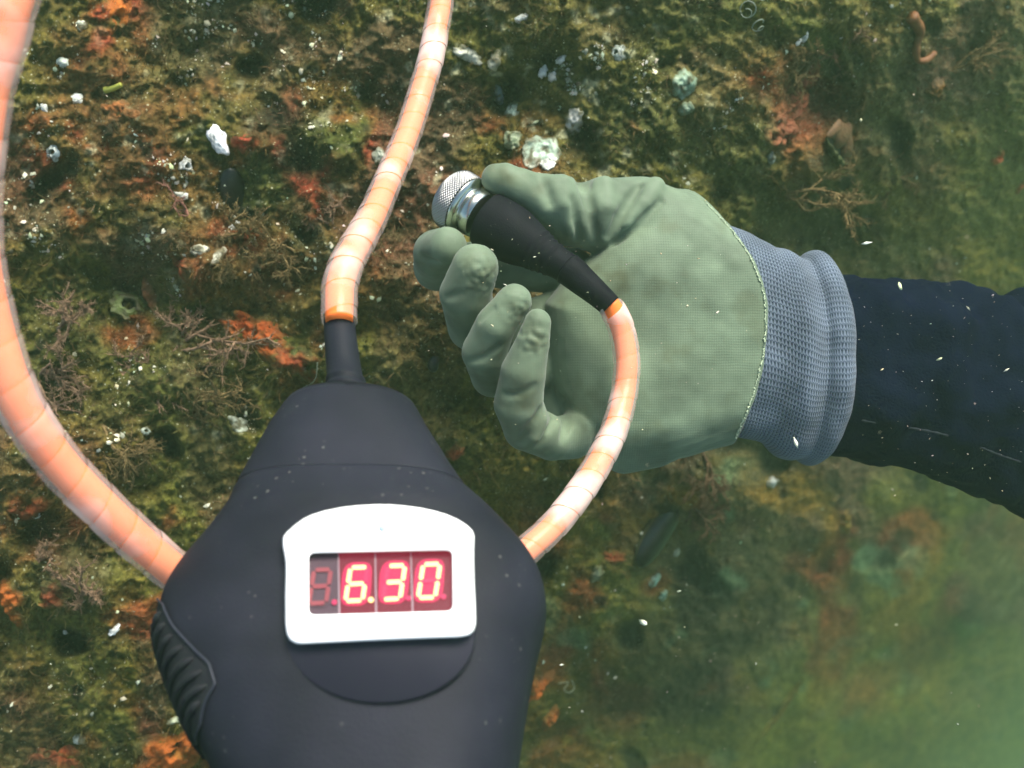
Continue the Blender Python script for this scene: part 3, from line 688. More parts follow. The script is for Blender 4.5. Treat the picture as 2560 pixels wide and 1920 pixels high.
def rz_at(t): return float(np.interp(t, _tp[:, 0], _tp[:, 1]))
_sp = np.array([[gax(p), cx, hw] for p, cx, hw in ST])
def ring(t, cx, hw, ang, off=0.0):
    d = .28 + t * math.sin(TH); C = G0 + AX * t; C = np.array([(cx - 1280) / F * d, C[1], C[2]])
    a = hw * d / F + off; z = rz_at(t) * min(1, hw / np.interp(t, _sp[::-1, 0], _sp[::-1, 2]) if True else 1) + off
    e = 2.0 + 1.0 * float(sstep(.075, .040, t))
    cs, sn = np.cos(ang), np.sin(ang)
    zz = np.where(sn > 0, z, z * 1.0)
    return C + (a * np.sign(cs) * np.abs(cs) ** (2 / e))[:, None] * XX + (zz * np.sign(sn) * np.abs(sn) ** (2 / e))[:, None] * NN
A96 = np.linspace(0, 2 * np.pi, 112, endpoint=False)
gauge = thing('thickness_gauge', 'black handheld gauge with a white framed red digital display reading 6.30', 'gauge', W(G0))  # the instrument is an underwater thickness gauge
M_blk = mat('black rubber housing', (.0078, .0086, .0140), .6, .12, var=((.0160, .0165, .0260), .9), vscale=38, bump=(1400, .3, .0003))
for _m in (M_blk,): add_grains(_m, 620, -.02, (.09, .09, .085), .7)
M_blk2 = mat('black grip rubber', (.012, .013, .016), .75, .2, bump=(1600, .3, .0003))
nose_i = [i for i, s in enumerate(ST) if s[0] <= 1250]
def dense(rows, k=4):
    out = []
    for i in range(len(rows) - 1):
        for j in range(k): out.append(rows[i] + (rows[i + 1] - rows[i]) * j / k)
    return np.array(out + [rows[-1]])
rows_n = _sp[:9]; rows_b = _sp[8:]
def fine_rows(rows, n):
    # smooth resample by axis position
    q, _ = spline(np.c_[rows[:, :1] * 0 + rows[:, :1], rows[:, 2:3] * rows[:, :1] * 0, rows[:, :1] * 0, rows[:, 1:]], n)
    return q[:, [0, 3, 4]]
rn = [ring(t, cx, hw, A96) for t, cx, hw in rows_n]
top = rn[0]; ctr = top.mean(0)
rn = [ctr + (top - ctr) * f - AX * 0.0 for f in (.35, .8)] + rn
V, Fc = loft(rn); mk('nose_cone', W(V), Fc, M_blk, gauge)
rows_b2 = np.vstack([rows_b[:3], fine_rows(rows_b[2:-1], 60)[1:], rows_b[-1:]])
V, Fc = loft([ring(t, cx, hw, A96) for t, cx, hw in rows_b2]); housing = mk('housing', W(V), Fc, M_blk, gauge)
# gland: stepped sleeve the cable leaves by
def glr(py, cx, r):
    t = gax(py); d = .28 + t * math.sin(TH); C = np.array([(cx - 1280) / F * d, (G0 + AX * t)[1], (G0 + AX * t)[2]])
    a = A96[::2]; R = r * d / F
    return C + (R * np.cos(a))[:, None] * XX + (R * np.sin(a))[:, None] * NN
V, Fc = loft([glr(p, x, r) for p, x, r in [(1040, 866, 66), (1003, 866, 64), (995, 866, 58), (990, 866, 51), (984, 866, 51), (980, 866, 55), (973, 866, 55), (969, 865, 49), (962, 865, 48), (958, 865, 51), (951, 864, 50), (946, 863, 45), (900, 857, 43), (860, 853, 41), (830, 850, 40), (806, 848, 39), (802, 848, 37), (802, 848, 27)]])
mk('cable_gland', W(V), Fc, M_blk, gauge)
# display plane, flush with the flat front
fA = ring(gax(1330), 909, 350, np.array([np.pi / 2]))[0]; fB = ring(gax(1760), 889, 434, np.array([np.pi / 2]))[0]
e2 = (fA - fB) / np.linalg.norm(fA - fB); NP = np.cross(XX, e2); NP /= np.linalg.norm(NP)
if NP[2] < 0: NP = -NP
def onp(px, py, off=0.0):
    px, py = np.asarray(px, float), np.asarray(py, float)
    r = L(px, py, 1.0); O = fA + NP * off
    return r * ((O @ NP) / (r @ NP))[..., None]
def c5(x, y): return 650 + np.asarray(x, float) / 3.456, 1200 + np.asarray(y, float) / 3.456
BZ = np.array([(200, 500), (225, 460), (300, 392), (380, 335), (450, 302), (560, 268), (700, 240), (850, 222), (1000, 215), (1125, 216), (1250, 226), (1380, 243), (1500, 268), (1610, 300), (1700, 340), (1775, 385), (1830, 435), (1850, 485), (1845, 620), (1846, 760), (1850, 900), (1858, 1060), (1862, 1200), (1858, 1265), (1838, 1315), (1795, 1345), (1720, 1358), (1400, 1369), (1000, 1385), (650, 1402), (350, 1417), (300, 1408), (258, 1380), (232, 1330), (222, 1240), (220, 1000), (225, 820), (224, 720), (212, 640), (198, 570)], float)
WN = []
for cx, cy, q0 in [(470, 680, 180), (1612, 656, 270), (1617, 1085, 0), (470, 1118, 90)]:
    for a in np.linspace(q0, q0 + 90, 8): WN.append((cx + 48 * math.cos(math.radians(a)), cy + 48 * math.sin(math.radians(a))))
WN = np.array(WN)
def by_angle(poly, n, cen):
    p = np.vstack([poly, poly[:1]]); dense_p = np.vstack([p[i] + (p[i + 1] - p[i]) * np.linspace(0, 1, 30, endpoint=False)[:, None] for i in range(len(p) - 1)])
    a = np.unwrap(np.arctan2(dense_p[:, 1] - cen[1], dense_p[:, 0] - cen[0]))
    if a[-1] < a[0]: dense_p, a = dense_p[::-1], a[::-1]
    t = np.linspace(-np.pi, np.pi, n, endpoint=False); am = (a + np.pi) % (2 * np.pi) - np.pi; o = np.argsort(am)
    am, dp = am[o], dense_p[o]
    am = np.r_[am - 2 * np.pi, am, am + 2 * np.pi]; dp = np.vstack([dp, dp, dp])
    return np.stack([np.interp(t, am, dp[:, k]) for k in (0, 1)], 1)
cen = (1040, 880); NB = 220
ob, ib = by_angle(BZ, NB, cen), by_angle(WN, NB, cen)
def scl(p, m): v = p - np.array(cen); return p - v / np.linalg.norm(v, axis=1)[:, None] * m
M_white = mat('white bezel plastic', (.93, .93, .92), .35, .4)
rings = [onp(*c5(*scl(ob, -4).T), -.004), onp(*c5(*scl(ob, -4).T), .0022), onp(*c5(*scl(ob, 2).T), .0032), onp(*c5(*scl(ob, 16).T), .0038), onp(*c5(*scl(ib, -10).T), .0038), onp(*c5(*ib.T), .0034), onp(*c5(*ib.T), .0012)]
V, Fc = loft(rings, False, False); bezel = mk('bezel', W(V), Fc, M_white, gauge)
# flat facet under the bezel ending in an arc
arc = [(180, 480)] + [tuple(p) for p in BZ[:18]] + [(1875, 600), (1875, 1300)]
arc = [(950 + 238 * math.cos(q), 1592 + 168 * math.sin(q)) for q in np.linspace(.03, math.pi - .03, 24)]
bzp = np.stack(c5(*BZ.T), 1)
arc = spline(np.c_[np.array(arc), np.zeros(len(arc))], 40)[0][:, :2]
pol = np.vstack([bzp[:23], arc])
cpx = np.array([945., 1480.]); po = pol + (pol - cpx) * .006
fr = [onp(po[:, 0], po[:, 1], -.006), onp(po[:, 0], po[:, 1], -.0012), onp(*(cpx + (po - cpx) * .97).T, .0003)]
V, Fc = loft(np.array(fr), False, True)
mk('display_facet', W(V), Fc, mat('smooth black facet', (.018, .017, .026), .5, .2), gauge)
# screw
a = np.linspace(0, 2 * np.pi, 18, endpoint=False); sx, sy = c5(1055, 415)
rs = [onp(sx + 11 * f * np.cos(a), sy + 10 * f * np.sin(a), o) for f, o in ((.8, .0037), (.75, .0040), (.55, .0042), (.3, .0043), (.1, .0043))]
V, Fc = loft(np.array(rs), False, True); mk('screw', W(V), Fc, mat('screw steel', (.30, .38, .42), .5, .3), bezel)
# display: backing cells, dividers, digits with segments, pane
M_cell_off = mat('dark led cell', (.05, .028, .04), .5, .3)
M_cell_on = mat('led cell with added glow', (.03, .004, .008), .5, .2, emit=(1.0, .03, .12), estr=.13)  # emission imitates red light scattered across the cell
M_halo = mat('emissive led halo', (.05, .003, .01), .5, .2, emit=(1.0, .03, .14), estr=.62)  # scattered glow around lit digits, put in as an emissive slab
M_seg_on = mat('lit led segment', (.3, .2, .1), .5, .2, emit=(1.0, .66, .24), estr=1.35)
M_seg_off = mat('unlit led segment', (.20, .04, .05), .5, .3)
M_seg_off2 = mat('unlit segment in a lit cell', (.1, .01, .03), .45, .2, emit=(1.0, .05, .17), estr=.5)  # emission imitates the surrounding red glow on unlit segments
M_div = mat('divider line', (.28, .22, .24), .4, .3)
def slab(name, pts5, o0, o1, m, parent, smooth=False):
    p = np.asarray(pts5, float); x, y = c5(p[:, 0], p[:, 1])
    V, Fc = loft(np.array([onp(x, y, o0 + .0013), onp(x, y, o1 + .0013)]), False, True)
    return mk(name, W(V), Fc, m, parent, smooth=smooth)
slab('display_back', WN + np.sign(WN - np.array(cen)) * 14, -.003, -.0004, mat('display back', (.06, .03, .04), .4), gauge)
xd = [(402, 402), (676, 686), (995, 1004), (1302, 1320), (1690, 1690)]
for i in range(4):
    (xa, xb), (xc, xe) = xd[i], xd[i + 1]
    slab('led_cell', [(xa + 5, 600), (xc - 5, 600), (xe - 5, 1190), (xb + 5, 1190)], -.0002, .0002, M_cell_off if i == 0 else M_cell_on, gauge)
for xa, xb in xd[1:4]:
    slab('divider', [(xa - 4, 600), (xa + 4, 600), (xb + 7, 1190), (xb - 7, 1190)], -.0002, .0005, M_div, gauge)
def seg_poly(x0, y0, x1, y1, wd=18.5):
    d = np.array([x1 - x0, y1 - y0], float); ln = np.linalg.norm(d); d /= ln; n = np.array([-d[1], d[0]])
    out = []
    for sgn, P0, a0 in ((1, np.array([x1, y1]), -90), (-1, np.array([x0, y0]), 90)):
        for a in np.linspace(a0, a0 + 180, 6):
            out.append(P0 + wd * (math.cos(math.radians(a)) * d * .8 + math.sin(math.radians(a)) * n) - d * sgn * wd * .8)
    return np.array(out)
TL, TR, ML, MR, BL, BR_ = (783, 757), (928, 752), (760, 900), (908, 893), (738, 1046), (885, 1040)
SEG = {'a': (TL, TR), 'b': (TR, MR), 'c': (MR, BR_), 'd': (BL, BR_), 'e': (ML, BL), 'f': (TL, ML), 'g': (ML, MR)}
for dx, dy, lit, dot in [(-315, 20, '', 0), (0, 0, 'afgedc', 1), (325, -15, 'abgcd', 0), (628, -28, 'abcdef', 0)]:
    on = dx >= 0
    dx5, dy5 = c5(830 + dx, 900 + dy)
    hal = [(833 + dx + 128 * np.sign(math.cos(t)) * abs(math.cos(t)) ** .55 - 26 * math.sin(t) * 1.0, 898 + dy + 188 * np.sign(math.sin(t)) * abs(math.sin(t)) ** .55) for t in np.linspace(0, 2 * math.pi, 40, endpoint=False)]
    dg = slab('digit', hal, .0002, .00035, M_halo if on else M_cell_off, gauge)
    for k_, (p, q) in SEG.items():
        p = np.array(p, float) + (dx, dy); q = np.array(q, float) + (dx, dy); v = (q - p) / np.linalg.norm(q - p) * 10
        m = M_seg_on if k_ in lit else (M_seg_off2 if on else M_seg_off)
        slab('segment', seg_poly(*(p + v), *(q - v)), .0003, .0007, m, dg)
    slab('decimal_point', [(958 + dx * 1.0 + 24 * math.cos(t), 1035 + dy + 24 * math.sin(t)) for t in np.linspace(0, 6.28, 14, endpoint=False)], .0003, .0007, M_seg_on if dot else M_seg_off2, dg)
m = bpy.data.materials.new('clear pane'); m.use_nodes = True; n_, l_ = m.node_tree.nodes, m.node_tree.links
tr = n_.new('ShaderNodeBsdfTransparent'); tr.inputs[0].default_value = (.97, .93, .94, 1); gs = n_.new('ShaderNodeBsdfGlossy'); gs.inputs['Roughness'].default_value = .2
mx = n_.new('ShaderNodeMixShader'); mx.inputs[0].default_value = .010; l_.new(tr.outputs[0], mx.inputs[1]); l_.new(gs.outputs[0], mx.inputs[2]); l_.new(mx.outputs[0], n_['Material Output'].inputs[0])
x_, y_ = c5(*(WN + np.sign(WN - np.array(cen)) * 4).T)
mk('window_pane', W(onp(x_, y_, .0027)), [list(range(len(x_)))], m, gauge, smooth=False)
# side grip: a ribbed pad on the left flank
def gsurf(py, phi, off):
    t = gax(py); cx = np.interp(t, _sp[::-1, 0], _sp[::-1, 1]); hw = np.interp(t, _sp[::-1, 0], _sp[::-1, 2])
    return ring(t, cx, hw, np.array([math.radians(phi)]), off)[0]
pys = np.linspace(1545, 1895, 40)
ph_in = np.interp(pys, [1545, 1575, 1740, 1790, 1870, 1895], [160, 148, 124, 124, 144, 162])
def pad(off0, off1, shrink):
    rows = []
    for p, q in zip(pys, ph_in):
        rows.append([gsurf(p, f, off0) for f in np.linspace(q + shrink, 206 - shrink, 22)])
    return np.array(rows)
R1 = pad(.0005, 0, 0)
gr = mk('side_grip', W(R1.reshape(-1, 3)), grid_faces(40, 22), M_blk2, gauge)
gr_s = []
edge_pts = [gsurf(p, q, .0008) for p, q in zip(pys, ph_in)]
V, Fc = tube(np.array(edge_pts), .00035, 8); mk('grip_rim', W(V), Fc, mat('grip rim', (.020, .022, .032), .5, .3), gr)
for i in range(8):
    p0 = 1590 + i * 33; f0 = float(np.interp(p0, pys, ph_in)) + 5
    pts = [gsurf(p0 + 62 * u, f0 + (190 - f0) * u * .95, .0006) for u in np.linspace(0, 1, 12)]
    V, Fc = tube(np.array(pts), np.r_[.0004, np.full(10, .0011), .0004], 8); mk('rib', W(V), Fc, M_blk2, gr)

# ================================================================== the cable: one run from gland to probe
CAB = [(848, 803, .3300, .0056), (848, 762, .3330, .0058), (851, 709, .338, .0059), (871, 650, .344, .0058), (901, 597, .352, .0056), (936, 532, .364, .0054), (966, 461, .376, .0053), (995, 396, .388, .0053), (1025, 319, .400, .0053), (1051, 236, .410, .0053), (1078, 142, .420, .0053), (1093, 59, .428, .0054), (1102, -20, .434, .0055),
       (1090, -220, .42, .0056), (960, -420, .37, .0058), (640, -520, .32, .006), (300, -430, .28, .006), (110, -200, .258, .006),
       (36, -8, .252, .0058), (8, 104, .252, .0058), (-27, 222, .252, .0058), (-51, 402, .252, .0058), (-57, 521, .253, .0058), (-49, 655, .254, .0058), (-20, 803, .256, .0058), (26, 955, .259, .0058), (75, 1056, .263, .0058), (160, 1170, .270, .0058), (258, 1270, .277, .0058), (352, 1357, .284, .0058), (460, 1446, .293, .0058),
       (600, 1545, .312, .006), (780, 1625, .335, .0059), (960, 1625, .352, .0057), (1130, 1540, .366, .0056), (1230, 1455, .373, .0055), (1316, 1377, .378, .0055), (1378, 1320, .385, .0055), (1430, 1258, .392, .0055), (1470, 1200, .400, .0056), (1502, 1146, .408, .0056), (1530, 1089, .415, .0056), (1549, 1033, .421, .0056), (1562, 974, .426, .0056), (1567, 917, .428, .0056), (1564, 873, .429, .0056), (1554, 825, .4295, .0056), (1537, 782, .429, .0055), (1522, 757, .428, .0052)]
cab = np.array(CAB); CL = np.c_[W(L(cab[:, 0], cab[:, 1], cab[:, 2])), cab[:, 3]]
cable = thing('orange_cable', 'orange cable in clear spiral wrap looping from the gauge to the probe', 'cable', CL[0, :3])
PC, LEN = spline(CL, 900)
V, Fc = tube(PC[:, :3], PC[:, 3] * .77, 18)
mk('orange_core', V, Fc, mat('orange cable jacket', (.95, .19, .03), .45, .3, var=((.9, .25, .06), .5), vscale=60), cable)
def wrap_mat():
    m = bpy.data.materials.new('clear spiral wrap'); m.use_nodes = True; n, l = m.node_tree.nodes, m.node_tree.links
    b = n['Principled BSDF']; b.inputs['Base Color'].default_value = (.95, .86, .82, 1); b.inputs['Roughness'].default_value = .22
    b.inputs['Specular IOR Level'].default_value = .5
    tl = n.new('ShaderNodeBsdfTranslucent'); tl.inputs[0].default_value = (.90, .86, .84, 1)
    ms = n.new('ShaderNodeMixShader'); ms.inputs[0].default_value = .35; l.new(b.outputs[0], ms.inputs[1]); l.new(tl.outputs[0], ms.inputs[2])
    tr = n.new('ShaderNodeBsdfTransparent'); tr.inputs[0].default_value = (1, .985, .97, 1)
    mx = n.new('ShaderNodeMixShader')
    tc = n.new('ShaderNodeTexCoord'); t = n.new('ShaderNodeTexNoise'); t.inputs['Scale'].default_value = 38; t.inputs['Detail'].default_value = 3
    l.new(tc.outputs['Object'], t.inputs['Vector'])
    r = n.new('ShaderNodeMapRange'); r.inputs[1].default_value = .50; r.inputs[2].default_value = .66; r.inputs[3].default_value = .23; r.inputs[4].default_value = .70
    l.new(t.outputs[0], r.inputs[0]); l.new(r.outputs[0], mx.inputs[0])
    l.new(tr.outputs[0], mx.inputs[1]); l.new(ms.outputs[0], mx.inputs[2]); l.new(mx.outputs[0], n['Material Output'].inputs[0])
    return m
PITCH_W = .0098; s0, s1 = -.0075, LEN - .0004; NT = int((s1 - s0) / PITCH_W); AN = 30
T_, N_, B_ = frames(PC[:, :3]); ss = np.linspace(0, LEN, len(PC))
th = np.arange(NT * AN + 1) / AN * 2 * np.pi
u = np.linspace(0, 1, 9); gap = .012
S = s0 + (th[:, None] / (2 * np.pi) + gap / 2 + u[None] * (1 - gap)) * PITCH_W - PITCH_W * .0
S = np.clip(S, 0, LEN)
def at(arr): return np.stack([np.interp(S, ss, arr[:, k]) for k in range(arr.shape[1])], -1)
Pc = at(PC[:, :3]); Rr = np.interp(S, ss, PC[:, 3]); Nn, Bb = at(N_), at(B_)
prof = 1 + .035 * (u - .5) * -1.2 - .034 * np.abs(2 * u - 1) ** 9
wob = 1 + .012 * noise(np.stack([S * 90, S * 0, th[:, None] * .5 + S * 0], -1), 1.0, 3) * 1.6
ang = th[:, None]
Vw = Pc + (Rr * prof[None] * wob)[..., None] * (np.cos(ang)[..., None] * Nn + np.sin(ang)[..., None] * Bb)
mk('spiral_wrap', Vw.reshape(-1, 3), grid_faces(len(th), 9), wrap_mat(), cable)

# ================================================================== the probe
probe_pts = [(1165, 516, .4495, 58), (1197, 536, .4472, 62), (1203, 540, .4468, 68), (1246, 566, .4440, 73), (1288, 592, .4408, 71), (1328, 616, .4378, 58), (1360, 636, .4356, 46), (1388, 653, .4340, 41), (1410, 666, .4325, 39), (1432, 682, .4312, 40), (1455, 702, .4302, 37), (1480, 723, .4292, 34), (1505, 745, .4284, 31), (1526, 765, .4280, 29)]
pp = np.array(probe_pts); rad = pp[:, 3] * pp[:, 2] / F
PCp, _ = spline(np.c_[L(pp[:, 0], pp[:, 1], pp[:, 2]), rad], 120)
probe = thing('probe', 'black tapered probe with a silver knurled tip gripped by the gloved hand', 'probe', P(1165, 516, .4495))
M_probe = mat('probe rubber', (.004, .004, .0065), .65, .07, var=((.009, .009, .013), .8), vscale=80, bump=(1500, .3, .0003))
rr = PCp[:, 3].copy(); sarr = np.linspace(0, 1, 120)
for k0 in (.50, .53, .56, .60): rr += .0007 * np.exp(-((sarr - k0) / .006) ** 2)
i1 = 18
Vp, Fp = tube(W(PCp[i1:84, :3]), rr[i1:84], 40); mk('handle', Vp, Fp, M_probe, probe)
Vp, Fp = tube(W(PCp[83:, :3]), rr[83:] * np.where(np.arange(37) < 2, 1.04, 1.0), 32); mk('strain_relief', Vp, Fp, M_probe, probe)
hA = L(1165, 516, .4495); hD = hA - L(1300, 600, .4400); hD /= np.linalg.norm(hD)
hu = np.cross(hD, [0, 0, 1.0]); hu /= np.linalg.norm(hu); hv = np.cross(hD, hu)
def lathe(prof, k=64):
    a = np.linspace(0, 2 * np.pi, k, endpoint=False)
    return np.array([hA + hD * s + r * (np.cos(a)[:, None] * hu + np.sin(a)[:, None] * hv) for s, r in prof])
M_steel = mat('polished steel collar', (.50, .52, .45), .24, .5, 1.0, bump=(300, .08, .0004))
V, Fc = loft(lathe([(-.0085, .0098), (-.0080, .0104), (-.0035, .0106), (-.0030, .0100), (-.0022, .0100), (-.0015, .0112), (-.0005, .0131), (.0006, .0131)]), True, True); mk('collar', W(V), Fc, M_steel, probe)
# knurled cap: diamond bumps on a domed thimble
kk, mm = 96, 300; t = np.linspace(0, 1, kk)
zz = np.interp(t, [0, .42, 1], [.0006, .0045, .0100]); prof_r = np.where(t < .42, .0118, .0118 * np.sqrt(np.clip(1 - ((t - .42) / .58) ** 2.4, 0, 1)) + 1e-5)
zz = np.where(t < .36, .0006 + t / .36 * .0052, .0058 + .0062 * np.sin(np.clip((t - .36) / .64, 0, 1) * np.pi / 2))
prof_r = np.where(t < .36, .0133, .0133 * np.clip(np.cos(np.clip((t - .36) / .64, 0, 1) * np.pi / 2), 0, 1) ** .8 + 1e-5)
a = np.linspace(0, 2 * np.pi, mm, endpoint=False)
arc_l = np.r_[0, np.cumsum(np.hypot(np.diff(zz), np.diff(prof_r)))]
kn = np.cos(a[None] * 52) * np.cos(2 * np.pi * arc_l[:, None] / .00125)
kn = kn * np.clip(prof_r / .004, 0, 1)[:, None]
RR = prof_r[:, None] * 1 + .00040 * kn
Vk = hA + (zz[:, None] + .00034 * kn * sstep(.4, .9, t)[:, None])[..., None] * hD + RR[..., None] * (np.cos(a)[None, :, None] * hu + np.sin(a)[None, :, None] * hv)
mk('knurled_tip', W(Vk).reshape(-1, 3), grid_faces(kk, mm, True), mat('knurled steel', (.36, .35, .34), .32, .5, 1.0), probe)

# ================================================================== the diver's arm
FARD = np.float32(.014)
def seg_box(o, a, b, ra, rb, k):
    """smooth-union one tapered capsule into o, working only near it"""
    m = max(ra, rb) + float(FARD); l_ = np.minimum(a, b) - m; h_ = np.maximum(a, b) + m
    sl = tuple(slice(max(0, int((l_[i] - ax[0]) / HH)), max(0, int((h_[i] - ax[0]) / HH) + 2)) for i, ax in enumerate((xs, ys, zs)))
    X, Y, Z = xs[sl[0]][:, None, None] - np.float32(a[0]), ys[sl[1]][None, :, None] - np.float32(a[1]), zs[sl[2]][None, None] - np.float32(a[2])
    ab = (b - a).astype(np.float32)
    t = np.clip((X * ab[0] + Y * ab[1] + Z * ab[2]) / np.float32(ab @ ab), 0, 1)
    s = np.sqrt((X - t * ab[0]) ** 2 + (Y - t * ab[1]) ** 2 + (Z - t * ab[2]) ** 2) - (np.float32(ra) + t * np.float32(rb - ra))
    o[sl] = smin(o[sl], np.minimum(s, FARD), np.float32(k))
def smin(a, b, k):
    h = np.clip(.5 + .5 * (b - a) / k, 0, 1); return b + (a - b) * h - k * h * (1 - h)
def smax(a, b, k): return -smin(-a, -b, k)
def chain(pts, k=.002):
    o = np.full((len(xs), len(ys), len(zs)), FARD, np.float32)
    q = [(L(x, y, d), r * d / F) for x, y, d, r in pts]
    for (a, ra), (b, rb) in zip(q[:-1], q[1:]): seg_box(o, a, b, ra, rb, k)
    return o
def poly_sd(X, Y, poly):
    P_ = np.asarray(poly, np.float32); d2 = np.full(X.shape, 1e12, np.float32); sgn = np.ones(X.shape, np.float32)
    for i in range(len(P_)):
        a, b = P_[i], P_[i - 1]; e = b - a; wx, wy = X - a[0], Y - a[1]
        t = np.clip((wx * e[0] + wy * e[1]) / (e @ e), 0, 1); d2 = np.minimum(d2, (wx - e[0] * t) ** 2 + (wy - e[1] * t) ** 2)
        c1 = Y >= a[1]; c2 = Y < b[1]; c3 = e[0] * wy > e[1] * wx
        fl = (c1 & c2 & c3) | (~c1 & ~c2 & ~c3); sgn = np.where(fl, -sgn, sgn)
    return sgn * np.sqrt(d2)
def smooth_poly(pts, n):
    p = np.array(pts + pts[:1], float); q, _ = spline(np.c_[p, p[:, :1] * 0], n); return q[:-1, :2]
HH = .00088
lo = np.array([L(1000, 0, .45)[0], L(0, 1215, .47)[1], -.505]); hi = np.array([L(2010, 0, .47)[0], L(0, 385, .47)[1], -.392])
xs, ys, zs = (np.arange(lo[k], hi[k], HH).astype(np.float32) for k in range(3))
G = np.stack(np.meshgrid(xs, ys, zs, indexing='ij'), -1).astype(np.float32)
dep = -G[..., 2]; PXg = 1280 + G[..., 0] / dep * F; PYg = 960 - G[..., 1] / dep * F
S_ = .463 / F
PALM = smooth_poly([(1362, 760), (1420, 690), (1500, 622), (1580, 552), (1654, 492), (1720, 478), (1790, 520), (1870, 572), (1960, 612), (2040, 660), (2060, 850), (2040, 1050), (1960, 1110), (1880, 1098), (1800, 1118), (1713, 1142), (1620, 1156), (1545, 1165), (1500, 1140), (1440, 1130), (1412, 1060), (1395, 1000), (1372, 930), (1368, 840)], 90)
pd = poly_sd(PXg[:, :, ::4], PYg[:, :, ::4], PALM)
pd = np.repeat(pd, 4, axis=2)[:, :, :G.shape[2]] * S_
cz = .4665 + .006 * ((PYg - 820) / 340) ** 2 + .004 * ((PXg - 1640) / 300) ** 2 - .003 * np.exp(-((PXg - 1600) ** 2 + (PYg - 650) ** 2) / 130 ** 2)- .004 * np.exp(-((PXg - 1560) ** 2 + (PYg - 1000) ** 2) / 150 ** 2)
Tz, Rr_ = .0185, .0165
qx = np.maximum(pd + Rr_, 0); qz = np.maximum(np.abs(dep - cz) - (Tz - Rr_), 0)
palm = np.sqrt(qx ** 2 + qz ** 2) + np.minimum(np.maximum(pd + Rr_, np.abs(dep - cz) - (Tz - Rr_)), 0) - Rr_
del pd, qx, qz
thumb = chain([(1240, 447, .446, 37), (1262, 450, .446, 41), (1300, 468, .4475, 46), (1362, 496, .4505, 60), (1428, 528, .459, 86), (1505, 540, .4655, 94), (1600, 540, .470, 96), (1690, 590, .472, 104), (1800, 680, .472, 104)], .001)
index = chain([(1118, 617, .4385, 50), (1094, 634, .450, 60), (1092, 668, .468, 58), (1230, 660, .480, 58), (1430, 680, .480, 60)], .0005)
middle = chain([(1188, 668, .4235, 59), (1164, 735, .431, 65), (1182, 815, .449, 62), (1260, 830, .470, 58), (1430, 770, .480, 58)], .0005)
ringf = chain([(1286, 752, .4165, 43), (1240, 812, .4195, 51), (1211, 880, .428, 56), (1232, 938, .4425, 55), (1300, 945, .463, 54), (1430, 880, .478, 56)], .0005)
pinky = chain([(1344, 806, .408, 34), (1332, 856, .409, 43), (1308, 930, .4125, 57), (1296, 1010, .4195, 61), (1318, 1068, .430, 60), (1380, 1096, .4435, 55), (1432, 1090, .456, 58), (1520, 1040, .470, 60)], .0005)
hand = smin(palm, thumb, .0022)
fing = smin(smin(index, middle, .0007), smin(ringf, pinky, .0007), .0007)
hand = smin(hand, fing, .0016)
del palm, thumb, index, middle, ringf, pinky, fing
def front_d(px, py):
    ds_ = np.arange(.395, .50, .0004); q = L(px, py, ds_)
    i = np.clip(((q[:, 0] - xs[0]) / HH).round().astype(int), 0, len(xs) - 1); j = np.clip(((q[:, 1] - ys[0]) / HH).round().astype(int), 0, len(ys) - 1); k = np.clip(((q[:, 2] - zs[0]) / HH).round().astype(int), 0, len(zs) - 1)
    h = np.nonzero(hand[i, j, k] < 0)[0]
    return float(ds_[h[0]]) if len(h) else .462
def fold(pts, k, sign):
    """pts: (px, py, radius px, how far the groove bites or the ridge stands, in radii); sign -1 groove, +1 ridge"""
    global hand
    ch = []
    for x, y, r_, f in pts:
        d = front_d(x, y); d = d + sign * (1 - f) * r_ * d / F; ch.append((x, y, d, r_))
    cc = chain(ch, .001)
    hand = smin(hand, cc, np.float32(k)) if sign > 0 else smax(hand, -cc, np.float32(k))
def ridge(pts, k):
    global hand
    hand = smin(hand, chain(pts, .001), np.float32(k))
# gathered cloth at the thumb root and the little finger
fold([(1456, 436, 22, .9), (1464, 470, 20, .8), (1480, 535, 15, .7), (1494, 600, 9, .6)], .0030, -1)
fold([(1512, 462, 22, .7), (1518, 520, 18, .7), (1510, 590, 11, .6)], .0035, 1)
fold([(1600, 466, 12, .9), (1580, 494, 16, .9), (1550, 545, 15, .9), (1524, 592, 10, .8)], .0025, -1)
fold([(1640, 462, 20, .6), (1610, 512, 15, .6), (1572, 562, 10, .6)], .0035, 1)
fold([(1350, 440, 16, .8), (1360, 462, 14, .7), (1376, 505, 8, .5)], .004, -1)
fold([(1408, 458, 22, .6), (1416, 510, 17, .6), (1426, 575, 10, .6)], .004, 1)
fold([(1434, 500, 7, .8), (1440, 545, 8, .8), (1446, 600, 5, .6)], .003, -1)
fold([(1300, 1108, 7, .9), (1322, 1072, 9, .9), (1350, 1028, 8, .8)], .0025, -1)
fold([(1345, 1118, 6, .9), (1366, 1082, 9, .9), (1384, 1050, 8, .8)], .0025, -1)
fold([(1338, 1095, 9, .6), (1358, 1050, 8, .6)], .003, 1)
fold([(1410, 1090, 12, .9), (1416, 1050, 14, .9), (1405, 1000, 12, .9)], .003, -1)
fold([(1652, 505, 6, .9), (1600, 556, 7, .9), (1540, 606, 8, .9)], .003, -1)
fold([(1486, 1150, 18, .9), (1500, 1110, 14, .6), (1530, 1060, 8, .4)], .006, -1)
fold([(1198, 800, 5, .8), (1232, 772, 6, .8)], .002, -1)
fold([(1172, 905, 5, .8), (1215, 890, 6, .7), (1250, 865, 5, .6)], .002, -1)
fold([(1112, 745, 5, .8), (1150, 735, 6, .6)], .002, -1)
fold([(1262, 985, 6, .8), (1300, 985, 6, .6), (1335, 965, 5, .6)], .002, -1)
fold([(1052, 640, 5, .7), (1090, 655, 5, .6)], .002, -1)
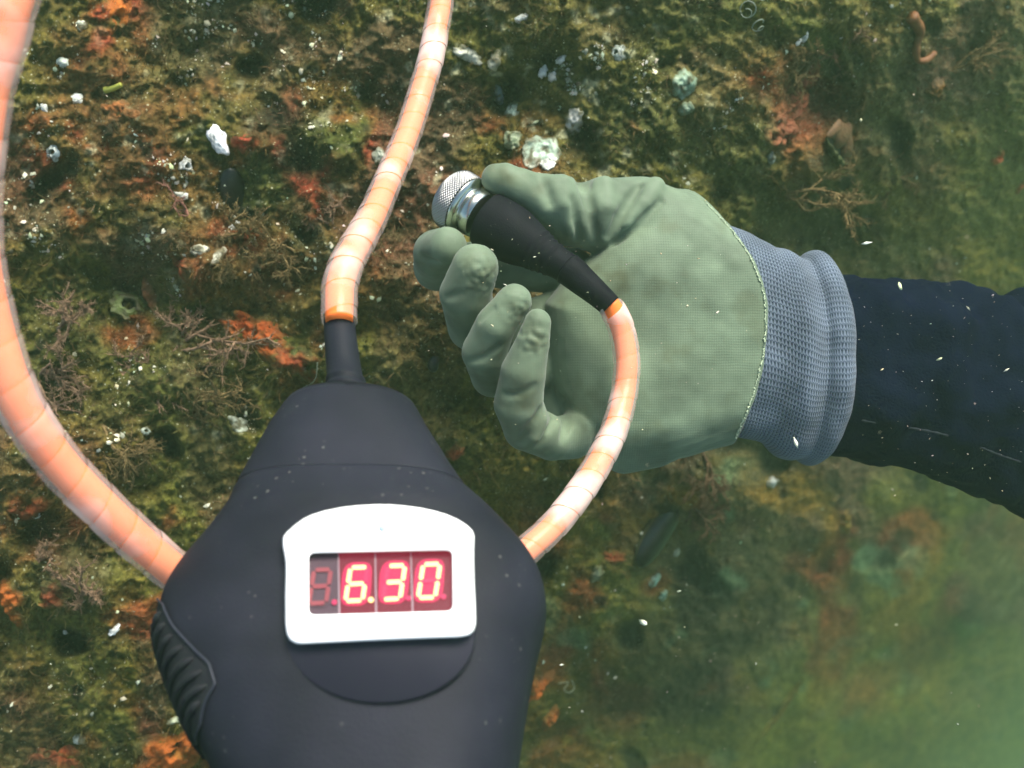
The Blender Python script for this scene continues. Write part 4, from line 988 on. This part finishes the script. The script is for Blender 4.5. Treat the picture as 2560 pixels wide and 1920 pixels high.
ridge([(1560, 1140, .470, 40), (1640, 1132, .470, 30)], .008)
ridge([(1352, 860, .482, 56), (1385, 960, .478, 58), (1400, 1040, .474, 50)], .003)
# the coated palm ends at a hem
hemx = 1921 - np.where(PYg < 790, 168, 75) * ((PYg - 790) / 300) ** 2
hand = smax(hand, (PXg - hemx) * S_, .0008)
del hemx, PXg, PYg, dep, cz
def surface_nets(val, xs, ys, zs):
    ins = val < 0
    nx, ny, nz = val.shape
    acc = np.zeros((nx - 1, ny - 1, nz - 1, 3), np.float32); cnt = np.zeros((nx - 1, ny - 1, nz - 1), np.float32)
    for ax in range(3):
        sl0 = [slice(None)] * 3; sl1 = [slice(None)] * 3; sl0[ax] = slice(0, -1); sl1[ax] = slice(1, None)
        a, b = val[tuple(sl0)], val[tuple(sl1)]; cr = (a < 0) != (b < 0)
        t = np.where(cr, a / np.where(cr, a - b, 1), 0)
        o1, o2 = [k for k in range(3) if k != ax]
        for d1 in (0, 1):
            for d2 in (0, 1):
                s = [slice(None)] * 3
                s[o1] = slice(d1, d1 + val.shape[o1] - 1); s[o2] = slice(d2, d2 + val.shape[o2] - 1)
                c_ = cr[tuple(s)]; tt = t[tuple(s)]
                cnt += c_
                acc[..., ax] += np.where(c_, tt, 0); acc[..., o1] += d1 * c_; acc[..., o2] += d2 * c_
    act = cnt > 0; idx = np.full(act.shape, -1, np.int64); idx[act] = np.arange(act.sum())
    ijk = np.argwhere(act); off = acc[act] / cnt[act][:, None]
    h = xs[1] - xs[0]; V = np.stack([xs[ijk[:, 0]], ys[ijk[:, 1]], zs[ijk[:, 2]]], 1) + off * h
    quads = []
    for ax in range(3):
        o1, o2 = [(1, 2), (2, 0), (0, 1)][ax]
        sl0 = [slice(1, -1)] * 3; sl1 = [slice(1, -1)] * 3; sl0[ax] = slice(0, -1); sl1[ax] = slice(1, None)
        a, b = ins[tuple(sl0)], ins[tuple(sl1)]
        e = np.argwhere(a != b); fl = a[a != b]
        base = e + 1; base[:, ax] = e[:, ax]
        def cellid(d1, d2):
            q = base.copy(); q[:, o1] -= d1; q[:, o2] -= d2; return idx[q[:, 0], q[:, 1], q[:, 2]]
        q = np.stack([cellid(1, 1), cellid(0, 1), cellid(0, 0), cellid(1, 0)], 1)
        q[~fl] = q[~fl][:, ::-1]; quads.append(q)
    return V, np.vstack(quads)
VH, FH = surface_nets(hand, xs, ys, zs); del hand, G
FH = FH[(FH >= 0).all(1)]
def relax(V, Fq, it, lam=.5):
    e = np.vstack([Fq[:, [0, 1]], Fq[:, [1, 2]], Fq[:, [2, 3]], Fq[:, [3, 0]]])
    deg = np.bincount(e[:, 0], minlength=len(V)) + np.bincount(e[:, 1], minlength=len(V))
    for i in range(it):
        s = np.stack([np.bincount(e[:, 0], V[e[:, 1], k], len(V)) + np.bincount(e[:, 1], V[e[:, 0], k], len(V)) for k in range(3)], 1) / np.maximum(deg, 1)[:, None]
        V = V + (s - V) * (lam if i % 2 == 0 else -lam * .98)
    return V
VH = relax(VH, FH, 6)
def vnormals(V, Fq):
    fn = np.cross(V[Fq[:, 2]] - V[Fq[:, 0]], V[Fq[:, 3]] - V[Fq[:, 1]]); o = np.zeros_like(V)
    for k in range(4):
        for ax in range(3): o[:, ax] += np.bincount(Fq[:, k], fn[:, ax], len(V))
    return o / (np.linalg.norm(o, axis=1)[:, None] + 1e-12)
_vp = -VH[:, 2]; _vx = 1280 + VH[:, 0] / _vp * F; _vy = 960 - VH[:, 1] / _vp * F
palmy = np.clip(.22 + .78 * sstep(1380, 1480, _vx) * sstep(-20, 40, _vy - (628 - (_vx - 1500) * .85)), 0, 1)
VH = VH + vnormals(VH, FH) * (.0005 * np.exp(-((_vx - 1205) ** 2 + (_vy - 690) ** 2) / 45 ** 2) * noise(VH, .0024, 615) * 2 + .0008 * np.exp(-((_vx - 1335) ** 2 + (_vy - 850) ** 2) / 32 ** 2) * noise(VH, .0026, 616) * 2 + .0004 * np.exp(-((_vx - 1300) ** 2 + (_vy - 770) ** 2) / 36 ** 2) * noise(VH, .0024, 617) * 2 + palmy * .0009 * fbm(VH, .024, 2, 600) + .00018 * noise(VH, .006, 610))[:, None]
dirt = np.zeros(len(VH))
for x_, y_, r_ in [(1210, 700, 50), (1300, 780, 40), (1335, 850, 34), (1060, 660, 40), (1270, 440, 36), (1200, 930, 40), (1300, 1010, 60), (1480, 1060, 40), (1560, 700, 60)]:
    dirt += np.exp(-((_vx - x_) ** 2 + (_vy - y_) ** 2) / (1.2 * r_ ** 2)) * np.clip(.45 + 1.3 * fbm(VH, .008, 3, 625), 0, 1)
dirt = np.clip(dirt + .5 * sstep(.15, .5, fbm(VH, .016, 4, 628)), 0, 1)
person = thing('person', 'diver arm in a dark navy sleeve and green coated glove holding the probe', 'person', P(1980, 860, .47))
M_glove = knit_mat('green coated knit glove', (.150, .202, .130), (.124, .170, .108), .00104, .00112, .00007, .62, mask=True)
glove = mk('glove', W(VH), FH[:, ::-1], M_glove, person, uv=VH[:, :2], colr=np.stack([palmy, dirt, palmy], 1))
# cuff and sleeve: lofted knit tubes
def arm_rings(stn, k=120, n=None, tilt=14, jitter=0.0, seed=0):
    s = np.array(stn, float); q = np.c_[L(s[:, 0], (s[:, 1] + s[:, 2]) / 2, s[:, 3]), (s[:, 2] - s[:, 1]) / 2 * s[:, 3] / F, s[:, 4]]
    if n: q, _ = spline(q, n)
    a = np.linspace(0, 2 * np.pi, k, endpoint=False); tl = math.radians(tilt)
    nn = np.array([math.sin(tl), 0, math.cos(tl)]); up = np.array([0, 1.0, 0])
    R = q[:, None, :3] + (q[:, 3, None] * np.cos(a)[None])[..., None] * up + (q[:, 4, None] * np.sin(a)[None])[..., None] * nn
    if jitter:
        cen_ = q[:, None, :3]; dirv = R - cen_; dirv /= np.linalg.norm(dirv, axis=-1)[..., None]
        R = R + dirv * (jitter * fbm(R, .03, 3, seed))[..., None]
    v = np.r_[0, np.cumsum(np.linalg.norm(np.diff(q[:, :3], axis=0), axis=1) + np.abs(np.diff(q[:, 3])))]
    UV = np.stack(np.broadcast_arrays(v[:, None], (a * .035)[None]), -1)
    return R, UV
cuff_st = [(1740, 540, 1080, .469, .0150), (1800, 556, 1088, .4695, .0160), (1850, 574, 1098, .470, .0172), (1890, 590, 1108, .4705, .0185), (1920, 603, 1118, .471, .0200), (1945, 616, 1134, .4715, .0222), (1965, 620, 1146, .472, .0240), (1985, 628, 1152, .4725, .0245), (2005, 640, 1152, .4735, .0245), (2022, 648, 1148, .4745, .0243), (2034, 648, 1147, .475, .0245), (2042, 638, 1156, .475, .0262), (2056, 630, 1163, .4755, .0280), (2076, 630, 1162, .476, .0288), (2094, 640, 1150, .4765, .0284), (2106, 660, 1132, .477, .0268), (2108, 690, 1106, .477, .0245), (2100, 705, 1090, .4765, .0230)]
cuff_st = [(x - 44 * max(0, (x - 1880) / 225), a_, b_, d_, z_) for x, a_, b_, d_, z_ in cuff_st]
R, UV = arm_rings(cuff_st, 140, 90, 14, .0034, 640)
V, Fc = loft(R, False, False)
M_cuff = knit_mat('blue grey knit cuff', (.150, .188, .242), (.042, .060, .090), .00150, .00200, .0007, .85, diag=True)
cuff = mk('cuff', W(V), Fc, M_cuff, glove, uv=UV.reshape(-1, 2))
sl_st = [(2030, 712, 1115, .477, .0245), (2070, 706, 1125, .478, .0260), (2110, 694, 1145, .480, .0275), (2150, 690, 1162, .482, .0290), (2185, 698, 1168, .483, .0295), (2230, 686, 1174, .485, .0310), (2290, 690, 1187, .487, .0315), (2350, 718, 1204, .490, .0315), (2420, 720, 1236, .494, .0330), (2500, 726, 1257, .499, .0345), (2600, 728, 1285, .505, .0360), (2800, 730, 1330, .520, .0380), (3100, 730, 1390, .545, .0400)]
R, UV = arm_rings(sl_st, 120, 140, 14, .010, 660)
V, Fc = loft(R)
M_neo = mat('navy neoprene', (.0018, .0034, .0120), .9, .03, var=((.0035, .0055, .0170), .9), vscale=70, bump=(900, .5, .0008))
sleeve = mk('sleeve', W(V), Fc, M_neo, person, uv=UV.reshape(-1, 2))
def sleeve_line(pts, r, name, m, dash=0):
    out = []
    for f, aa in pts:
        i = int(f * (len(R) - 1)); j = int(aa / 360 * 120) % 120; cen_ = R[i].mean(0); v = R[i, j] - cen_
        out.append(cen_ + v * 1.012)
    C, ln = spline(np.array(out), 160); V_, F_ = tube(W(C), r * (1 + .35 * np.sin(np.arange(160) * 1.9)), 6); mk(name, V_, F_, m, sleeve)
M_seam = mat('sleeve seam thread', (.010, .014, .020), .9)
sleeve_line([(.05, 128), (.2, 128), (.35, 129), (.5, 129), (.7, 128), (.95, 126)], .00045, 'seam', M_seam)
sleeve_line([(.47, 5), (.475, 40), (.47, 70), (.46, 95), (.45, 120)], .0006, 'seam', mat('dark seam', (.004, .005, .007), .8))
# pale frayed hem of the coating
vp = -VH[:, 2]; vpx = 1280 + VH[:, 0] / vp * F; vpy = 960 - VH[:, 1] / vp * F
hx = 1921 - np.where(vpy < 790, 168, 75) * ((vpy - 790) / 300) ** 2
near = np.abs(vpx - hx) < 9
pts = []
for y in np.arange(500, 1112, 9):
    m_ = near & (np.abs(vpy - y) < 8)
    if m_.any():
        k = np.argmin(np.where(m_, vp, 9)); pts.append(VH[k] + [0.0002, 0, .0003])
if len(pts) > 8:
    pts = np.array(pts); pts[1:-1] = (pts[:-2] + pts[1:-1] + pts[2:]) / 3
    C, ln = spline(pts, 320); C = C + rng.normal(0, .00022, C.shape)
    V, Fc = tube(W(C), np.abs(rng.normal(.00018, .00010, 320)) + .00008, 5)
    mk('hem', V, Fc, mat('pale latex hem', (.42, .50, .34), .6, .3), glove)

# ================================================================== things adrift in the water
M_flake = tint_mat('drifting flakes', .6, .3, bump=None, fine=.3)
def flakes(pxs, pys_, ds, sizes, seed):
    r = np.random.default_rng(seed); m = len(pxs); p = P(pxs, pys_, ds)
    V = []
    d1 = r.normal(size=(m, 3)); d1 += MC[:3, 0] * 1.2; d1 /= np.linalg.norm(d1, axis=1)[:, None]
    d2 = np.cross(d1, r.normal(size=(m, 3))); d2 /= np.linalg.norm(d2, axis=1)[:, None]; d3 = np.cross(d1, d2)
    s = np.asarray(sizes)[:, None]; el = r.uniform(.25, .7, (m, 1))
    ring_ = [p + s * (math.cos(t) * d1 * r.uniform(.8, 1.3, (m, 1)) + math.sin(t) * d2 * el * r.uniform(.7, 1.3, (m, 1))) for t in np.linspace(0, 2 * np.pi, 6, endpoint=False)]
    V = np.stack(ring_ + [p + d3 * s * .3, p - d3 * s * .3], 1).reshape(-1, 3); b = np.arange(m)[:, None] * 8
    Fc = np.vstack([b + [k, (k + 1) % 6, 6] for k in range(6)] + [b + [(k + 1) % 6, k, 7] for k in range(6)])
    t = np.array([.80, .68, .48]) * r.uniform(.4, 1.1, (m, 1)) * (1 + r.normal(0, .1, (m, 3)))
    return V, Fc, np.repeat(np.clip(t, .05, .95), 8, 0)
r = np.random.default_rng(88); NPt = 2400
px = r.uniform(-500, 3050, NPt); py = r.uniform(-400, 2320, NPt); dm = np.minimum(reef_d(px, py) - .01, 1.1)
ds = .20 + (dm - .20) * r.random(NPt) ** .7
sz = np.clip(r.lognormal(math.log(.00020), .5, NPt), .00008, .0007) * np.clip(ds / .45, .45, 1.8)
box_g = (px > 380) & (px < 1400) & (py > 900) & (ds > .235); arm = (px > 1000) & (py > 380) & (py < 1300) & (ds > .385)
k = ~(box_g | arm)
V, Fc, tc_ = flakes(px[k], py[k], ds[k], sz[k], 5)
tag(mk('suspended_particles', V, Fc, M_flake, base=(0, 0, 0), smooth=False, colr=tc_), 'pale specks of silt drifting in the water', 'particles', kind='stuff')
# specks close in front of the sleeve, probe and glove
px = np.r_[r.uniform(2140, 2560, 110), r.uniform(1200, 1480, 22), r.uniform(1400, 1900, 40), r.uniform(1180, 1400, 14)]
py = np.r_[r.uniform(720, 1240, 110), r.uniform(540, 700, 22), r.uniform(560, 1120, 40), r.uniform(700, 1080, 14)]
ds = np.r_[r.uniform(.41, .438, 110), r.uniform(.395, .412, 22), r.uniform(.405, .415, 40), r.uniform(.38, .40, 14)]
V, Fc, tc_ = flakes(px, py, ds, np.clip(r.lognormal(math.log(.00022), .5, len(px)), .0001, .0009), 6)
tag(mk('suspended_particles', V, Fc, M_flake, base=(0, 0, 0), smooth=False, colr=tc_), 'pale specks drifting close in front of the arm', 'particles', kind='stuff')
for i, (x, y, d, s, lab) in enumerate([
    (1609, 1556, .50, 13, 'largest white flake drifting below the hand and right of the gauge'),
    (1990, 1108, .428, 17, 'tan flake of debris stuck on the lower edge of the glove cuff'),
    (1697, 1478, .52, 7, 'tan fleck up and right of the largest white flake'),
    (1404, 1662, .50, 8, 'pale flake close to the right flank of the gauge'),
    (1890, 1659, .55, 7, 'thin white flake low in the green water'),
    (2250, 716, .42, 12, 'white flake above the middle of the dark sleeve'),
    (2349, 897, .42, 8, 'small pale flake low on the dark sleeve'),
    (2420, 770, .42, 8, 'orange tinted fleck on the upper part of the dark sleeve'),
    (2165, 608, .44, 13, 'orange tan sliver just above the cuff and sleeve'),
    (2152, 300, .50, 12, 'bright cream flake above the lipped clam'),
    (1230, 814, .395, 7, 'cream fleck on the ring finger'),
    (1263, 712, .395, 7, 'cream fleck at the tip of the ring finger'),
    (1793, 781, .42, 6, 'small brown fleck in the middle of the palm'),
    (2516, 925, .42, 8, 'bright white fleck on the sleeve seam near the frame edge'),
]):
    V, Fc, tc_ = flakes([x], [y], [d], [s * d / F], 900 + i)
    tag(mk('drifting_flake', V, Fc, M_flake, smooth=False, colr=np.clip(tc_ * 1.3, 0, .9)), lab, 'flake')

# ================================================================== the water itself
allv = W(VR).reshape(-1, 3); mn, mxv = allv.min(0), allv.max(0)
lo_ = np.array([mn[0] - .6, mn[1] - .6, mn[2] - 1.0]); hi_ = np.array([max(mxv[0], 1.2) + .6, mxv[1] + .6, .6 + .12])
hi_[2] = max(hi_[2], mxv[2] + .1)
Vb = np.array([[x, y, z] for x in (lo_[0], hi_[0]) for y in (lo_[1], hi_[1]) for z in (lo_[2], hi_[2])])
Fb = [[0, 1, 3, 2], [4, 6, 7, 5], [0, 4, 5, 1], [2, 3, 7, 6], [0, 2, 6, 4], [1, 5, 7, 3]]
mh = bpy.data.materials.new('green water'); mh.use_nodes = True; n_ = mh.node_tree.nodes
n_.remove(n_['Principled BSDF']); pv = n_.new('ShaderNodeVolumePrincipled')
pv.inputs['Color'].default_value = (.25, .42, .24, 1); pv.inputs['Absorption Color'].default_value = (.24, .58, .26, 1); pv.inputs['Density'].default_value = HAZE
pv.inputs['Anisotropy'].default_value = 0.2
mh.node_tree.links.new(pv.outputs[0], n_['Material Output'].inputs['Volume'])
hz = mk('haze', Vb, Fb, mh, base=(0, 0, 0), smooth=False)
hz['kind'] = 'stuff'; hz['label'] = 'murky green water filling the whole view'; hz['category'] = 'water'
for o in bpy.data.objects:
    if '_org' in o: del o['_org']
